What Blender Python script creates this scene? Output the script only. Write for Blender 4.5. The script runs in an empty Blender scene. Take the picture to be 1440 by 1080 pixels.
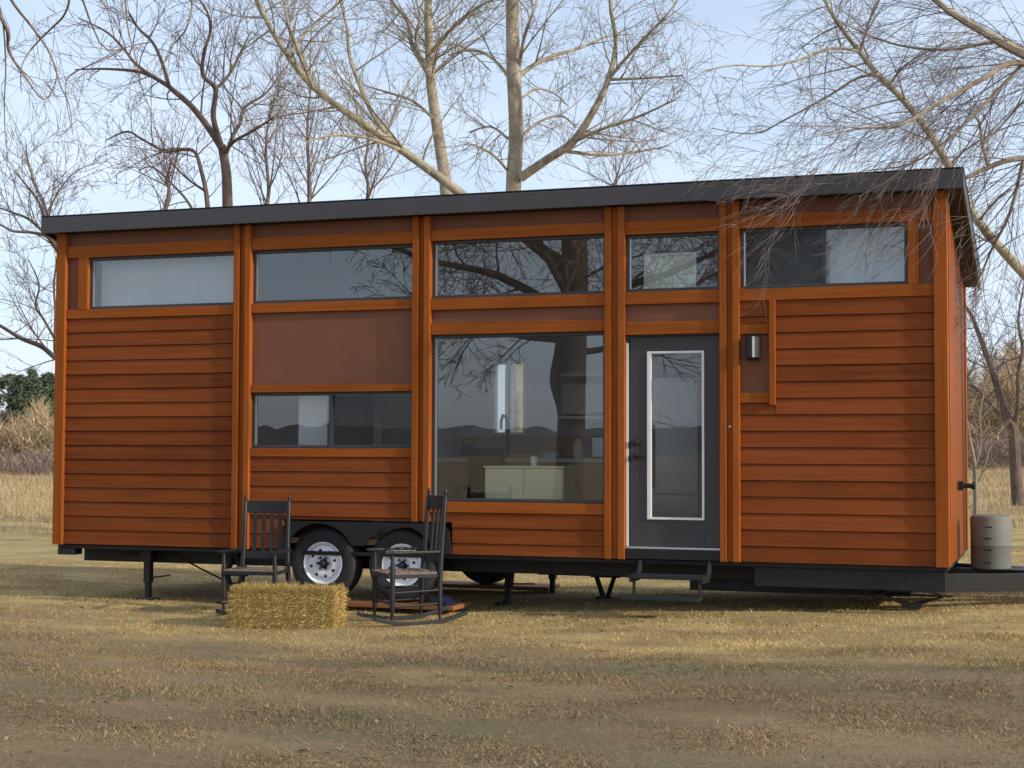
import bpy, math, random
import numpy as np
from mathutils import Vector, Matrix
R = random.Random(7)
sc = bpy.context.scene
C = sc.collection

# ------------------------------------------------------------------ camera
CP = Vector((9.4397, -13.4092, 1.4748)); YAW, PIT, ROL, F = -.3342, .0422, .003, 2231.46
fw = Vector((math.sin(YAW)*math.cos(PIT), math.cos(YAW)*math.cos(PIT), math.sin(PIT)))
rt0 = Vector((math.cos(YAW), -math.sin(YAW), 0)); up0 = rt0.cross(fw)
RT = rt0*math.cos(ROL) + up0*math.sin(ROL); UP = up0*math.cos(ROL) - rt0*math.sin(ROL)
cam = bpy.data.objects.new('camera', bpy.data.cameras.new('camera')); C.objects.link(cam)
cam.matrix_world = Matrix(((RT.x, UP.x, -fw.x, CP.x), (RT.y, UP.y, -fw.y, CP.y), (RT.z, UP.z, -fw.z, CP.z), (0, 0, 0, 1)))
cam.data.lens = 36*F/1440; cam.data.clip_end = 3000
sc.camera = cam

def W(px, py, dep):            # where a point seen in the photograph stands, at a chosen distance
    return CP + (fw + RT*((px-720)/F) + UP*((540-py)/F))*dep

# ------------------------------------------------------------------ mesh builder
class MB:
    def __init__(s): s.v = []; s.f = []; s.m = []
    def add(s, vs, fs, mi=0):
        o = len(s.v); s.v += [tuple(v) for v in vs]; s.f += [tuple(i+o for i in f) for f in fs]; s.m += [mi]*len(fs)
    def box(s, x0, x1, y0, y1, z0, z1, mi=0):
        s.add([(x0,y0,z0),(x1,y0,z0),(x1,y1,z0),(x0,y1,z0),(x0,y0,z1),(x1,y0,z1),(x1,y1,z1),(x0,y1,z1)],
              [(0,3,2,1),(4,5,6,7),(0,1,5,4),(1,2,6,5),(2,3,7,6),(3,0,4,7)], mi)
        return s
    def prism(s, prof, axis, a, b, mi=0):    # profile (u,v) swept along an axis ('x': u=y v=z, 'y': u=x v=z)
        n = len(prof)
        mk = (lambda u, v, t: (t, u, v)) if axis == 'x' else ((lambda u, v, t: (u, t, v)) if axis == 'y' else (lambda u, v, t: (u, v, t)))
        vs = [mk(u, v, a) for u, v in prof] + [mk(u, v, b) for u, v in prof]
        fs = [tuple(range(n)), tuple(range(2*n-1, n-1, -1))] + [(i, i+n, (i+1) % n+n, (i+1) % n) for i in range(n)]
        s.add(vs, fs, mi); return s
    def tube(s, pts, rad, sides=8, cap=True, mi=0):
        pts = [Vector(p) for p in pts]; n = len(pts)
        if not hasattr(rad, '__len__'): rad = [rad]*n
        t = (pts[1]-pts[0]).normalized()
        u = t.orthogonal().normalized(); vs = []
        for i, p in enumerate(pts):
            t2 = (pts[min(i+1, n-1)]-pts[max(i-1, 0)]).normalized()
            u = (u - t2*u.dot(t2)); u = u.normalized() if u.length > 1e-6 else t2.orthogonal().normalized()
            w = t2.cross(u)
            for k in range(sides):
                a = 2*math.pi*k/sides
                vs.append(p + (u*math.cos(a)+w*math.sin(a))*rad[i])
        fs = [(i*sides+k, i*sides+(k+1) % sides, (i+1)*sides+(k+1) % sides, (i+1)*sides+k) for i in range(n-1) for k in range(sides)]
        if cap: fs += [tuple(range(sides-1, -1, -1)), tuple(range((n-1)*sides, n*sides))]
        s.add(vs, fs, mi); return s
    def lathe(s, prof, c, axis='z', sides=32, mi=0):   # profile (r, h)
        vs = []; n = len(prof)
        for r, h in prof:
            for k in range(sides):
                a = 2*math.pi*k/sides; q = (r*math.cos(a), r*math.sin(a), h)
                if axis == 'y': q = (q[0], q[2], q[1])
                if axis == 'x': q = (q[2], q[0], q[1])
                vs.append((q[0]+c[0], q[1]+c[1], q[2]+c[2]))
        fs = [(i*sides+k, i*sides+(k+1) % sides, (i+1)*sides+(k+1) % sides, (i+1)*sides+k) for i in range(n-1) for k in range(sides)]
        fs += [tuple(range(sides-1, -1, -1)), tuple(range((n-1)*sides, n*sides))]
        s.add(vs, fs, mi); return s
    def xf(s, m):
        s.v = [tuple(m @ Vector(v)) for v in s.v]; return s
    def build(s, name, mats, parent=None, smooth=False, bevel=0, local=False, loc=None):
        if not isinstance(mats, (list, tuple)): mats = [mats]
        o0 = Vector((0, 0, 0))
        p = parent
        if not local:
            while p is not None: o0 += p.location; p = p.parent
        if loc is not None: o0 = o0 + Vector(loc)
        me = bpy.data.meshes.new(name)
        me.from_pydata([(x-o0.x, y-o0.y, z-o0.z) for x, y, z in s.v], [], s.f)
        for m in mats: me.materials.append(m)
        if len(mats) > 1: me.polygons.foreach_set('material_index', s.m)
        import bmesh
        if len(s.f) < 20000:
            bm = bmesh.new(); bm.from_mesh(me); bmesh.ops.recalc_face_normals(bm, faces=bm.faces); bm.to_mesh(me); bm.free()
        if smooth: me.polygons.foreach_set('use_smooth', [True]*len(me.polygons))
        o = bpy.data.objects.new(name, me); C.objects.link(o)
        if parent: o.parent = parent
        if loc is not None: o.location = loc
        if bevel:
            b = o.modifiers.new('bevel', 'BEVEL'); b.width = bevel; b.segments = 2; b.limit_method = 'ANGLE'; b.angle_limit = math.radians(40)
            b.harden_normals = False
        if smooth and len(s.f) < 20000:
            me.set_sharp_from_angle(angle=math.radians(40))
        return o

def tag(o, label=None, cat=None, group=None, kind=None):
    if label: o['label'] = label
    if cat: o['category'] = cat
    if group: o['group'] = group
    if kind: o['kind'] = kind
    return o
def thing(name, label, cat, loc=(0, 0, 0), rz=0, group=None):
    o = bpy.data.objects.new(name, None); C.objects.link(o); o.location = loc; o.rotation_euler = (0, 0, rz)
    o.empty_display_size = .2
    return tag(o, label, cat, group)
def copy_tree(o, parent=None):
    c = o.copy(); C.objects.link(c)
    if parent: c.parent = parent
    for ch in list(o.children): copy_tree(ch, c)
    return c

# ------------------------------------------------------------------ materials
def newmat(name):
    m = bpy.data.materials.new(name); m.use_nodes = True
    nt = m.node_tree; return m, nt, nt.nodes['Principled BSDF'], nt.nodes, nt.links
def rgba(c): return (c[0], c[1], c[2], 1)
def plain(name, col, rough=.5, metal=0, var=.12, scale=9, bump=0.0, bscale=40):
    m, nt, P, N, L = newmat(name)
    tc = N.new('ShaderNodeTexCoord'); no = N.new('ShaderNodeTexNoise'); no.inputs['Scale'].default_value = scale; no.inputs['Detail'].default_value = 6
    L.new(tc.outputs['Object'], no.inputs['Vector'])
    mx = N.new('ShaderNodeMix'); mx.data_type = 'RGBA'
    mx.inputs[6].default_value = rgba([c*(1-var) for c in col]); mx.inputs[7].default_value = rgba([min(1, c*(1+var)) for c in col])
    L.new(no.outputs['Fac'], mx.inputs[0]); L.new(mx.outputs[2], P.inputs['Base Color'])
    P.inputs['Roughness'].default_value = rough; P.inputs['Metallic'].default_value = metal
    if bump:
        n2 = N.new('ShaderNodeTexNoise'); n2.inputs['Scale'].default_value = bscale; n2.inputs['Detail'].default_value = 8
        L.new(tc.outputs['Object'], n2.inputs['Vector'])
        b = N.new('ShaderNodeBump'); b.inputs['Strength'].default_value = bump; b.inputs['Distance'].default_value = .02
        L.new(n2.outputs['Fac'], b.inputs['Height']); L.new(b.outputs['Normal'], P.inputs['Normal'])
    return m
def wood(name, ca, cb, axis='x', rough=.5, island=.3):
    m, nt, P, N, L = newmat(name)
    tc = N.new('ShaderNodeTexCoord'); mp = N.new('ShaderNodeMapping')
    mp.inputs['Scale'].default_value = (1.2, 16, 30) if axis == 'x' else (26, 16, 1.2)
    L.new(tc.outputs['Object'], mp.inputs['Vector'])
    geo = N.new('ShaderNodeNewGeometry')
    ad = N.new('ShaderNodeVectorMath'); ad.operation = 'ADD'
    sc_ = N.new('ShaderNodeVectorMath'); sc_.operation = 'SCALE'; sc_.inputs['Scale'].default_value = 37
    cx = N.new('ShaderNodeCombineXYZ'); L.new(geo.outputs['Random Per Island'], cx.inputs[0]); L.new(geo.outputs['Random Per Island'], cx.inputs[2])
    L.new(cx.outputs[0], sc_.inputs[0]); L.new(mp.outputs[0], ad.inputs[0]); L.new(sc_.outputs[0], ad.inputs[1])
    no = N.new('ShaderNodeTexNoise'); no.inputs['Scale'].default_value = 1; no.inputs['Detail'].default_value = 7; no.inputs['Distortion'].default_value = .6
    L.new(ad.outputs[0], no.inputs['Vector'])
    # slow blotches of stain
    n2 = N.new('ShaderNodeTexNoise'); n2.inputs['Scale'].default_value = 1.3; n2.inputs['Detail'].default_value = 3; L.new(tc.outputs['Object'], n2.inputs['Vector'])
    a1 = N.new('ShaderNodeMath'); a1.operation = 'MULTIPLY_ADD'; a1.inputs[1].default_value = .95; L.new(no.outputs['Fac'], a1.inputs[0])
    a2 = N.new('ShaderNodeMath'); a2.operation = 'MULTIPLY'; a2.inputs[1].default_value = .35; L.new(n2.outputs['Fac'], a2.inputs[0]); L.new(a2.outputs[0], a1.inputs[2])
    a3 = N.new('ShaderNodeMath'); a3.operation = 'MULTIPLY_ADD'; a3.inputs[1].default_value = island; L.new(geo.outputs['Random Per Island'], a3.inputs[0]); L.new(a1.outputs[0], a3.inputs[2])
    ra = N.new('ShaderNodeMapRange'); ra.inputs['From Min'].default_value = .45; ra.inputs['From Max'].default_value = .86+island*.75; L.new(a3.outputs[0], ra.inputs[0])
    mx = N.new('ShaderNodeMix'); mx.data_type = 'RGBA'; mx.inputs[6].default_value = rgba(ca); mx.inputs[7].default_value = rgba(cb)
    L.new(ra.outputs[0], mx.inputs[0]); L.new(mx.outputs[2], P.inputs['Base Color'])
    P.inputs['Roughness'].default_value = rough; P.inputs['Specular IOR Level'].default_value = .06
    b = N.new('ShaderNodeBump'); b.inputs['Strength'].default_value = .25; b.inputs['Distance'].default_value = .004
    L.new(no.outputs['Fac'], b.inputs['Height']); L.new(b.outputs['Normal'], P.inputs['Normal'])
    return m
def island(name, cols, rough=.8, trans=0):   # colour differs from blade to blade
    m, nt, P, N, L = newmat(name)
    geo = N.new('ShaderNodeNewGeometry'); r = N.new('ShaderNodeValToRGB'); L.new(geo.outputs['Random Per Island'], r.inputs[0])
    el = r.color_ramp.elements
    while len(el) < len(cols): el.new(.5)
    for i, c in enumerate(cols): el[i].position = i/(len(cols)-1); el[i].color = rgba(c)
    L.new(r.outputs[0], P.inputs['Base Color']); P.inputs['Roughness'].default_value = rough; P.inputs['Specular IOR Level'].default_value = .15
    return m
def bark(name, ca, cb, scale=7):
    m, nt, P, N, L = newmat(name)
    tc = N.new('ShaderNodeTexCoord'); mp = N.new('ShaderNodeMapping'); mp.inputs['Scale'].default_value = (scale, scale, scale*.5); L.new(tc.outputs['Object'], mp.inputs[0])
    no = N.new('ShaderNodeTexNoise'); no.inputs['Scale'].default_value = 1; no.inputs['Detail'].default_value = 9; no.inputs['Roughness'].default_value = .7; L.new(mp.outputs[0], no.inputs['Vector'])
    ra = N.new('ShaderNodeMapRange'); ra.inputs['From Min'].default_value = .35; ra.inputs['From Max'].default_value = .65; L.new(no.outputs['Fac'], ra.inputs[0])
    mx = N.new('ShaderNodeMix'); mx.data_type = 'RGBA'; mx.inputs[6].default_value = rgba(ca); mx.inputs[7].default_value = rgba(cb)
    L.new(ra.outputs[0], mx.inputs[0]); L.new(mx.outputs[2], P.inputs['Base Color']); P.inputs['Roughness'].default_value = .85
    b = N.new('ShaderNodeBump'); b.inputs['Strength'].default_value = .8; b.inputs['Distance'].default_value = .06; L.new(no.outputs['Fac'], b.inputs['Height']); L.new(b.outputs['Normal'], P.inputs['Normal'])
    return m
def glass(name, ior=2.2, tint=(.72, .76, .75)):
    m, nt, P, N, L = newmat(name); N.remove(P); out = N['Material Output']
    fr = N.new('ShaderNodeFresnel'); fr.inputs['IOR'].default_value = ior
    tr = N.new('ShaderNodeBsdfTransparent'); tr.inputs[0].default_value = rgba(tint)
    gl = N.new('ShaderNodeBsdfGlossy'); gl.inputs['Roughness'].default_value = 0; gl.inputs['Color'].default_value = (.95, .97, 1, 1)
    tc = N.new('ShaderNodeTexCoord'); no = N.new('ShaderNodeTexNoise'); no.inputs['Scale'].default_value = 1.6; no.inputs['Detail'].default_value = 1; L.new(tc.outputs['Object'], no.inputs['Vector'])
    b = N.new('ShaderNodeBump'); b.inputs['Strength'].default_value = .025; b.inputs['Distance'].default_value = .02; L.new(no.outputs['Fac'], b.inputs['Height']); L.new(b.outputs['Normal'], gl.inputs['Normal'])
    ge = N.new('ShaderNodeNewGeometry'); fb = N.new('ShaderNodeMath'); fb.operation = 'SUBTRACT'; fb.inputs[0].default_value = 1; L.new(ge.outputs['Backfacing'], fb.inputs[1])
    ff = N.new('ShaderNodeMath'); ff.operation = 'MULTIPLY'; L.new(fr.outputs[0], ff.inputs[0]); L.new(fb.outputs[0], ff.inputs[1])   # each pane mirrors on the side it is met from
    mi = N.new('ShaderNodeMixShader'); L.new(ff.outputs[0], mi.inputs[0]); L.new(tr.outputs[0], mi.inputs[1]); L.new(gl.outputs[0], mi.inputs[2]); L.new(mi.outputs[0], out.inputs[0])
    return m

M = {}
M['siding'] = wood('stained_siding', (.135, .034, .010), (.265, .070, .018), 'x', island=.42)
M['rail'] = wood('stained_rail', (.25, .066, .013), (.385, .108, .021), 'x', island=.2)
M['endwood_shade'] = wood('shaded_end_boards', (.16, .040, .006), (.26, .070, .010), 'z', island=.4)  # siding stain, kept dark to stand in for tree shade on the end
M['post'] = wood('stained_post', (.235, .061, .012), (.375, .105, .021), 'z', island=.3)
M['brown'] = plain('smooth_brown_panel', (.19, .069, .034), .75, var=.2, scale=3)
M['fascia'] = plain('dark_fascia_metal', (.060, .056, .060), .45, var=.1, scale=4)
M['soffit'] = plain('dark_soffit', (.035, .026, .022), .7)
M['frame'] = plain('dark_window_frame', (.045, .045, .047), .45)
M['white'] = plain('white_trim', (.75, .75, .74), .45)
M['door'] = plain('charcoal_door', (.046, .043, .046), .5, var=.08, scale=3)
M['glass'] = glass('window_glass', 2.3, (.86, .88, .89))
M['dglass'] = glass('door_glass', 2.1, (.84, .86, .86))
M['screen'] = plain('insect_screen', (.03, .033, .035), .8)
def mesh_mat():
    m, nt, P, N, L = newmat('insect_screen_mesh'); out = N['Material Output']; P.inputs['Base Color'].default_value = (.035, .036, .038, 1); P.inputs['Roughness'].default_value = .8
    tr = N.new('ShaderNodeBsdfTransparent'); mi = N.new('ShaderNodeMixShader'); mi.inputs[0].default_value = .36; L.new(tr.outputs[0], mi.inputs[1]); L.new(P.outputs[0], mi.inputs[2]); L.new(mi.outputs[0], out.inputs[0]); return m
M['mesh'] = mesh_mat()
M['black'] = plain('black_chassis_paint', (.0065, .0065, .007), .6, var=.3, bump=.15, bscale=60)
M['iron'] = plain('weathered_black_steel', (.013, .0125, .0135), .6, 0, var=.3)
M['alu'] = plain('bare_aluminium', (.62, .62, .63), .35, .9, var=.08)
M['tyre'] = plain('tyre_rubber', (.022, .022, .024), .75, var=.3, scale=20, bump=.2, bscale=90)
M['rim'] = plain('white_wheel_paint', (.80, .81, .86), .4, var=.06, scale=14)
M['dark'] = plain('dark_hole', (.012, .012, .013), .8)
M['chair'] = plain('black_chair_paint', (.011, .0115, .015), .45, var=.3, scale=15)
M['woven'] = plain('woven_seat', (.24, .17, .13), .85, var=.35, scale=60, bump=.5, bscale=120)
M['iwall'] = plain('interior_wall', (.50, .48, .45), .8, var=.05)
M['iwood'] = wood('interior_wood', (.40, .27, .15), (.52, .36, .21), 'x')
M['cabin'] = plain('cream_cabinet', (.80, .74, .44), .6, var=.06, scale=4)
M['pale'] = plain('pale_cloth', (.62, .63, .60), .9, var=.06)
M['steel'] = plain('brushed_steel', (.55, .55, .56), .35, .8)
M['plastic'] = plain('grey_plastic', (.165, .168, .15), .7, var=.12, scale=6, bump=.08)
M['redwood'] = wood('reddish_plank', (.22, .085, .04), (.32, .14, .065), 'x')
M['blue'] = plain('blue_plastic', (.012, .014, .05), .5)
M['bark_pale'] = bark('pale_bark', (.20, .155, .115), (.50, .43, .32))
M['twig_pale'] = bark('pale_twig', (.16, .125, .09), (.32, .265, .19), 3)
M['bark_yel'] = bark('yellow_bark', (.22, .175, .115), (.48, .42, .28))
M['bark_dark'] = bark('dark_bark', (.075, .052, .042), (.17, .12, .095))
M['twig_dark'] = bark('dark_twig', (.085, .06, .053), (.17, .125, .105), 3)
M['twig_mauve'] = bark('mauve_twig', (.12, .09, .082), (.22, .17, .145), 3)
M['straw'] = island('straw_blades', [(.21, .14, .045), (.46, .32, .105), (.60, .44, .17), (.36, .26, .085)])
M['grass'] = island('dry_grass_blades', [(.16, .115, .055), (.30, .22, .11), (.15, .13, .06), (.42, .32, .16), (.22, .165, .085), (.14, .13, .07)])
M['litter'] = island('straw_litter', [(.22, .16, .08), (.36, .27, .14), (.46, .36, .2)])
M['tall'] = island('tall_dry_grass', [(.30, .20, .12), (.45, .34, .18), (.34, .25, .13), (.5, .39, .22)])
M['brush'] = island('bare_brush_twigs', [(.26, .18, .11), (.44, .32, .18), (.32, .23, .14), (.52, .40, .23)])
M['brushlow'] = island('mauve_brush_twigs', [(.16, .115, .10), (.24, .17, .14), (.2, .15, .12)])
M['needle'] = island('pine_needles', [(.06, .088, .055), (.10, .135, .085), (.08, .11, .072), (.13, .155, .105)])  # lightened and greyed, distance haze put into the needle colour

# ------------------------------------------------------------------ sky and sun
SUN_EL, SUN_AZ = math.radians(21), math.radians(9)      # azimuth: from +X turned towards the viewer (-Y)
wd = bpy.data.worlds.new('World'); sc.world = wd; wd.use_nodes = True
N, L = wd.node_tree.nodes, wd.node_tree.links
bg = N['Background']
sky = N.new('ShaderNodeTexSky'); sky.sky_type = 'NISHITA'; sky.sun_disc = False
sky.sun_elevation = SUN_EL; sky.sun_rotation = math.pi/2+SUN_AZ; sky.air_density = 1.0; sky.dust_density = 1.2; sky.ozone_density = 2.5
tc = N.new('ShaderNodeTexCoord'); mp = N.new('ShaderNodeMapping'); mp.inputs['Scale'].default_value = (1.6, 1.6, 7.5); mp.inputs['Location'].default_value = (.3, .1, .35)
L.new(tc.outputs['Generated'], mp.inputs[0])
no = N.new('ShaderNodeTexNoise'); no.inputs['Scale'].default_value = 1.5; no.inputs['Detail'].default_value = 7; no.inputs['Roughness'].default_value = .52; no.inputs['Distortion'].default_value = .4
L.new(mp.outputs[0], no.inputs['Vector'])
cr = N.new('ShaderNodeMapRange'); cr.inputs['From Min'].default_value = .36; cr.inputs['From Max'].default_value = .70; cr.inputs['To Min'].default_value = .5; cr.inputs['To Max'].default_value = .9; L.new(no.outputs['Fac'], cr.inputs[0])
cl = N.new('ShaderNodeMix'); cl.data_type = 'RGBA'; cl.inputs[7].default_value = (5.15, 5.85, 7.0, 1)
L.new(cr.outputs[0], cl.inputs[0]); L.new(sky.outputs[0], cl.inputs[6]); L.new(cl.outputs[2], bg.inputs[0])
bg.inputs[1].default_value = .12
sl = bpy.data.lights.new('sun', 'SUN'); sl.energy = 2.6; sl.angle = math.radians(1.6); sl.color = (1, .90, .74)
so = bpy.data.objects.new('sun', sl); C.objects.link(so)
sd = Vector((math.cos(SUN_EL)*math.cos(SUN_AZ), -math.cos(SUN_EL)*math.sin(SUN_AZ), math.sin(SUN_EL)))
so.rotation_euler = sd.to_track_quat('Z', 'Y').to_euler(); so.location = (30, -10, 20)
sc.view_settings.view_transform = 'Standard'; sc.view_settings.look = 'None'; sc.view_settings.exposure = 0.55; sc.view_settings.gamma = 1

# ------------------------------------------------------------------ ground
def gz(x, y):
    x = np.asarray(x, float); y = np.asarray(y, float)
    d = np.maximum(0, (y*.945 - x*.328 - 8)/55); s = np.clip(d, 0, 1); s = s*s*(3-2*s)
    lat = (x*.945+y*.328-8)/20
    top = 1.15 + .65*np.clip((lat-.2)/1.2, 0, 1)
    far = np.clip((d-1)/3, 0, 1)*3
    near = np.clip(1-((x-5)**2+(y+2)**2)/900, 0, 1)
    b = .018*np.sin(x*1.7+.6*y)*np.sin(y*1.3-.4*x+1)+.012*np.sin(x*3.9+1.7*y+2)*np.sin(y*4.3-x*1.1)
    up = .036*np.clip(x-4, 0, 5)*np.clip((y+7)/4.5, 0, 1)
    return s*top+far+up+b*near*(1-.6*((np.abs(y-1) < 2.5) & (x > -1) & (x < 10)))
def sp(n, a, p): t = np.linspace(-1, 1, n); return np.sign(t)*np.abs(t)**p*a
xs = 5+sp(281, 900, 3.2); ys = 0+sp(281, 900, 3.2)
X, Y = np.meshgrid(xs, ys); Z = gz(X, Y)
n = len(xs); idx = np.arange(n*n).reshape(n, n)
me = bpy.data.meshes.new('field_ground')
me.from_pydata(np.stack([X, Y, Z], -1).reshape(-1, 3).tolist(), [], np.stack([idx[:-1, :-1], idx[:-1, 1:], idx[1:, 1:], idx[1:, :-1]], -1).reshape(-1, 4).tolist())
me.polygons.foreach_set('use_smooth', [True]*len(me.polygons))
ground = bpy.data.objects.new('ground', me); C.objects.link(ground); tag(ground, kind='structure')
def field_colour(N, L, tc):      # colour of the dry turf, from place to place (trodden earth, straw, greenish patches), with yard sun and shade worked in
    def noise(s, d=5, r=.6, stretch=None):
        n_ = N.new('ShaderNodeTexNoise'); n_.inputs['Scale'].default_value = s; n_.inputs['Detail'].default_value = d; n_.inputs['Roughness'].default_value = r
        if stretch:
            mp = N.new('ShaderNodeMapping'); mp.inputs['Scale'].default_value = stretch; mp.inputs['Rotation'].default_value = (0, 0, math.radians(-17)); L.new(tc, mp.inputs[0]); L.new(mp.outputs[0], n_.inputs['Vector'])
        else: L.new(tc, n_.inputs['Vector'])
        return n_.outputs[0]
    def ramp(src, a, b, lo=0, hi=1):
        r = N.new('ShaderNodeMapRange'); r.inputs['From Min'].default_value = a; r.inputs['From Max'].default_value = b; r.inputs['To Min'].default_value = lo; r.inputs['To Max'].default_value = hi; L.new(src, r.inputs[0]); return r.outputs[0]
    def mix(f, a, b):
        x = N.new('ShaderNodeMix'); x.data_type = 'RGBA'; L.new(f, x.inputs[0])
        for i, c in ((6, a), (7, b)):
            if isinstance(c, tuple): x.inputs[i].default_value = rgba(c)
            else: L.new(c, x.inputs[i])
        return x.outputs[2]
    def mul(a, b):
        m = N.new('ShaderNodeMath'); m.operation = 'MULTIPLY'
        for i, q in enumerate((a, b)):
            if isinstance(q, float): m.inputs[i].default_value = q
            else: L.new(q, m.inputs[i])
        return m.outputs[0]
    def add(a, b):
        m = N.new('ShaderNodeMath'); m.operation = 'ADD'; L.new(a, m.inputs[0]); L.new(b, m.inputs[1]); return m.outputs[0]
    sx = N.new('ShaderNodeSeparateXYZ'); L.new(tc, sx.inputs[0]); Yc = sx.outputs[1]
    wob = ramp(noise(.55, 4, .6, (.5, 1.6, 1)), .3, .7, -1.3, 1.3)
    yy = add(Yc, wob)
    c = mix(ramp(noise(.8, 6, .68, (.45, 1.6, 1)), .38, .62), (.20, .136, .080), (.30, .215, .122))       # trodden mauve brown, foreground tree shade put into the colour
    c = mix(mul(ramp(noise(.42, 5, .6, (.6, 1.5, 1)), .48, .64), .7), c, (.165, .152, .085))              # greenish patches
    c = mix(mul(ramp(yy, -3.6, -1.6), ramp(noise(.9, 6, .6, (.4, 2.4, 1)), .30, .55, .35, 1)), c, mix(ramp(noise(1.3, 5, .6), .35, .65), (.35, .255, .11), (.55, .41, .18)))   # straw belt by the house, sunlit strip put into its colour
    c = mix(ramp(Yc, 13, 22), c, mix(ramp(noise(.10, 6, .6, (.5, 2, 1)), .36, .62), (.60, .44, .20), (.38, .26, .14)))  # open field
    return c, noise, ramp, mix, mul
def ground_mat():
    m, nt, P, N, L = newmat('dry_field')
    tc = N.new('ShaderNodeTexCoord').outputs['Object']
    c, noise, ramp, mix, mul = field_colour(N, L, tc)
    c = mix(mul(ramp(noise(26, 8, .75), .48, .72), .5), c, (.44, .33, .18))
    c = mix(mul(ramp(noise(48, 6, .7), .52, .72), .6), c, (.075, .052, .033))
    L.new(c, P.inputs['Base Color']); P.inputs['Roughness'].default_value = .95; P.inputs['Specular IOR Level'].default_value = .1
    b = N.new('ShaderNodeBump'); b.inputs['Strength'].default_value = .7; b.inputs['Distance'].default_value = .04; L.new(noise(30, 8, .75), b.inputs['Height']); L.new(b.outputs['Normal'], P.inputs['Normal'])
    return m
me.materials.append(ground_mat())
def turf_mat():     # blades: the colour of their patch, each blade a little different
    m, nt, P, N, L = newmat('dry_turf_blades')
    tc = N.new('ShaderNodeTexCoord').outputs['Object']
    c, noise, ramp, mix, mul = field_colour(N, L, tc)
    geo = N.new('ShaderNodeNewGeometry'); r = N.new('ShaderNodeValToRGB'); L.new(geo.outputs['Random Per Island'], r.inputs[0])
    el = r.color_ramp.elements; el.new(.35); el.new(.8)
    for e, (p, q) in zip(el, ((0, (.55, .55, .52)), (.35, (1, .98, .92)), (.8, (1.35, 1.32, 1.25)), (1, (1.9, 1.85, 1.7)))): e.position = p; e.color = rgba(q)
    x = N.new('ShaderNodeMix'); x.data_type = 'RGBA'; x.blend_type = 'MULTIPLY'; x.inputs[0].default_value = 1; L.new(c, x.inputs[6]); L.new(r.outputs[0], x.inputs[7])
    L.new(x.outputs[2], P.inputs['Base Color']); P.inputs['Roughness'].default_value = .85; P.inputs['Specular IOR Level'].default_value = .1
    return m
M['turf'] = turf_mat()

# low hills behind the viewer and far beyond the field
def hills(name, cx, cy, a0, a1, rad, h, seed):
    r = random.Random(seed); mb = MB(); k = 420; ph = [r.random()*6 for _ in range(4)]
    vs = []
    for i in range(k+1):
        a = a0+(a1-a0)*i/k
        hh = h*(.80+.05*math.sin(a*5+ph[0])+.03*math.sin(a*60+ph[1])+r.uniform(0, .16))
        for q, z in ((rad*.8, -3), (rad*.93, hh*.55), (rad, hh), (rad*1.15, hh*.5), (rad*1.3, -3)):
            vs.append((cx+q*math.cos(a), cy+q*math.sin(a), z))
    fs = [(i*5+j, (i+1)*5+j, (i+1)*5+j+1, i*5+j+1) for i in range(k) for j in range(4)]
    mb.add(vs, fs); return tag(mb.build(name, M['hill'], smooth=True), kind='structure')
M['hill'] = plain('hill_scrub', (.10, .095, .085), .95, var=.3, scale=.02)
hills('hills', 5, 0, math.radians(190), math.radians(350), 620, 13, 3)

def blades(name, pts, mat, hmin, hmax, wid, flat, seed, label=None, cat=None):
    rs = np.random.RandomState(seed); n = len(pts); pts = np.asarray(pts)
    a = rs.rand(n)*2*np.pi; lean = flat[0]+(flat[1]-flat[0])*rs.rand(n); h = hmin+(hmax-hmin)*rs.rand(n)**1.6
    w = wid*(.6+.8*rs.rand(n)); b = rs.rand(n)*2*np.pi
    dx, dy = np.cos(a), np.sin(a)
    v = np.zeros((n, 3, 3)); sx, sy = np.cos(b)*w/2, np.sin(b)*w/2
    v[:, 0] = pts; v[:, 0, 0] -= sx; v[:, 0, 1] -= sy
    v[:, 1] = pts; v[:, 1, 0] += sx; v[:, 1, 1] += sy
    v[:, 2] = pts + np.stack([dx*h*np.sin(lean), dy*h*np.sin(lean), h*np.cos(lean)+.002], -1)
    me = bpy.data.meshes.new(name); me.vertices.add(n*3); me.vertices.foreach_set('co', v.reshape(-1))
    me.loops.add(n*3); me.loops.foreach_set('vertex_index', np.arange(n*3, dtype=np.int32))
    me.polygons.add(n); me.polygons.foreach_set('loop_start', np.arange(0, n*3, 3, dtype=np.int32)); me.polygons.foreach_set('loop_total', np.full(n, 3, dtype=np.int32))
    me.update(); me.validate(); me.materials.append(mat)
    o = bpy.data.objects.new(name, me); C.objects.link(o)
    return tag(o, label, cat, kind='stuff')

rs = np.random.RandomState(11)
def wedge(n, d0, d1, margin=1.15, pw=.5):
    d = d0+(d1-d0)*rs.rand(n)**(1/(1+pw)); t = (rs.rand(n)*2-1)*(720/F)*margin
    fx, fy = math.sin(YAW), math.cos(YAW)
    x = CP.x+d*fx+t*d*fy; y = CP.y+d*fy-t*d*fx
    return x, y
x, y = wedge(330000, 6.2, 21)
k = np.sin(x*2.1+.8*y)*np.sin(y*1.7-.5*x+2)+.7*np.sin(x*5.3+1)*np.sin(y*4.7)+rs.randn(len(x))*.6
sel = k > -.55; x, y = x[sel], y[sel]
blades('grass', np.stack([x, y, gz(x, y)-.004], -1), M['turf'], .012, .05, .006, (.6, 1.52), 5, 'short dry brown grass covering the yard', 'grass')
x, y = wedge(170000, 6.2, 11.5, 1.1)
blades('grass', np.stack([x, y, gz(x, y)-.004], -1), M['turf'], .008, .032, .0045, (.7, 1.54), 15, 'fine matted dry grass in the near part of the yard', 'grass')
bx = 3.29+rs.randn(900)*.45; by = -1.42+rs.randn(900)*.30
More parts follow.
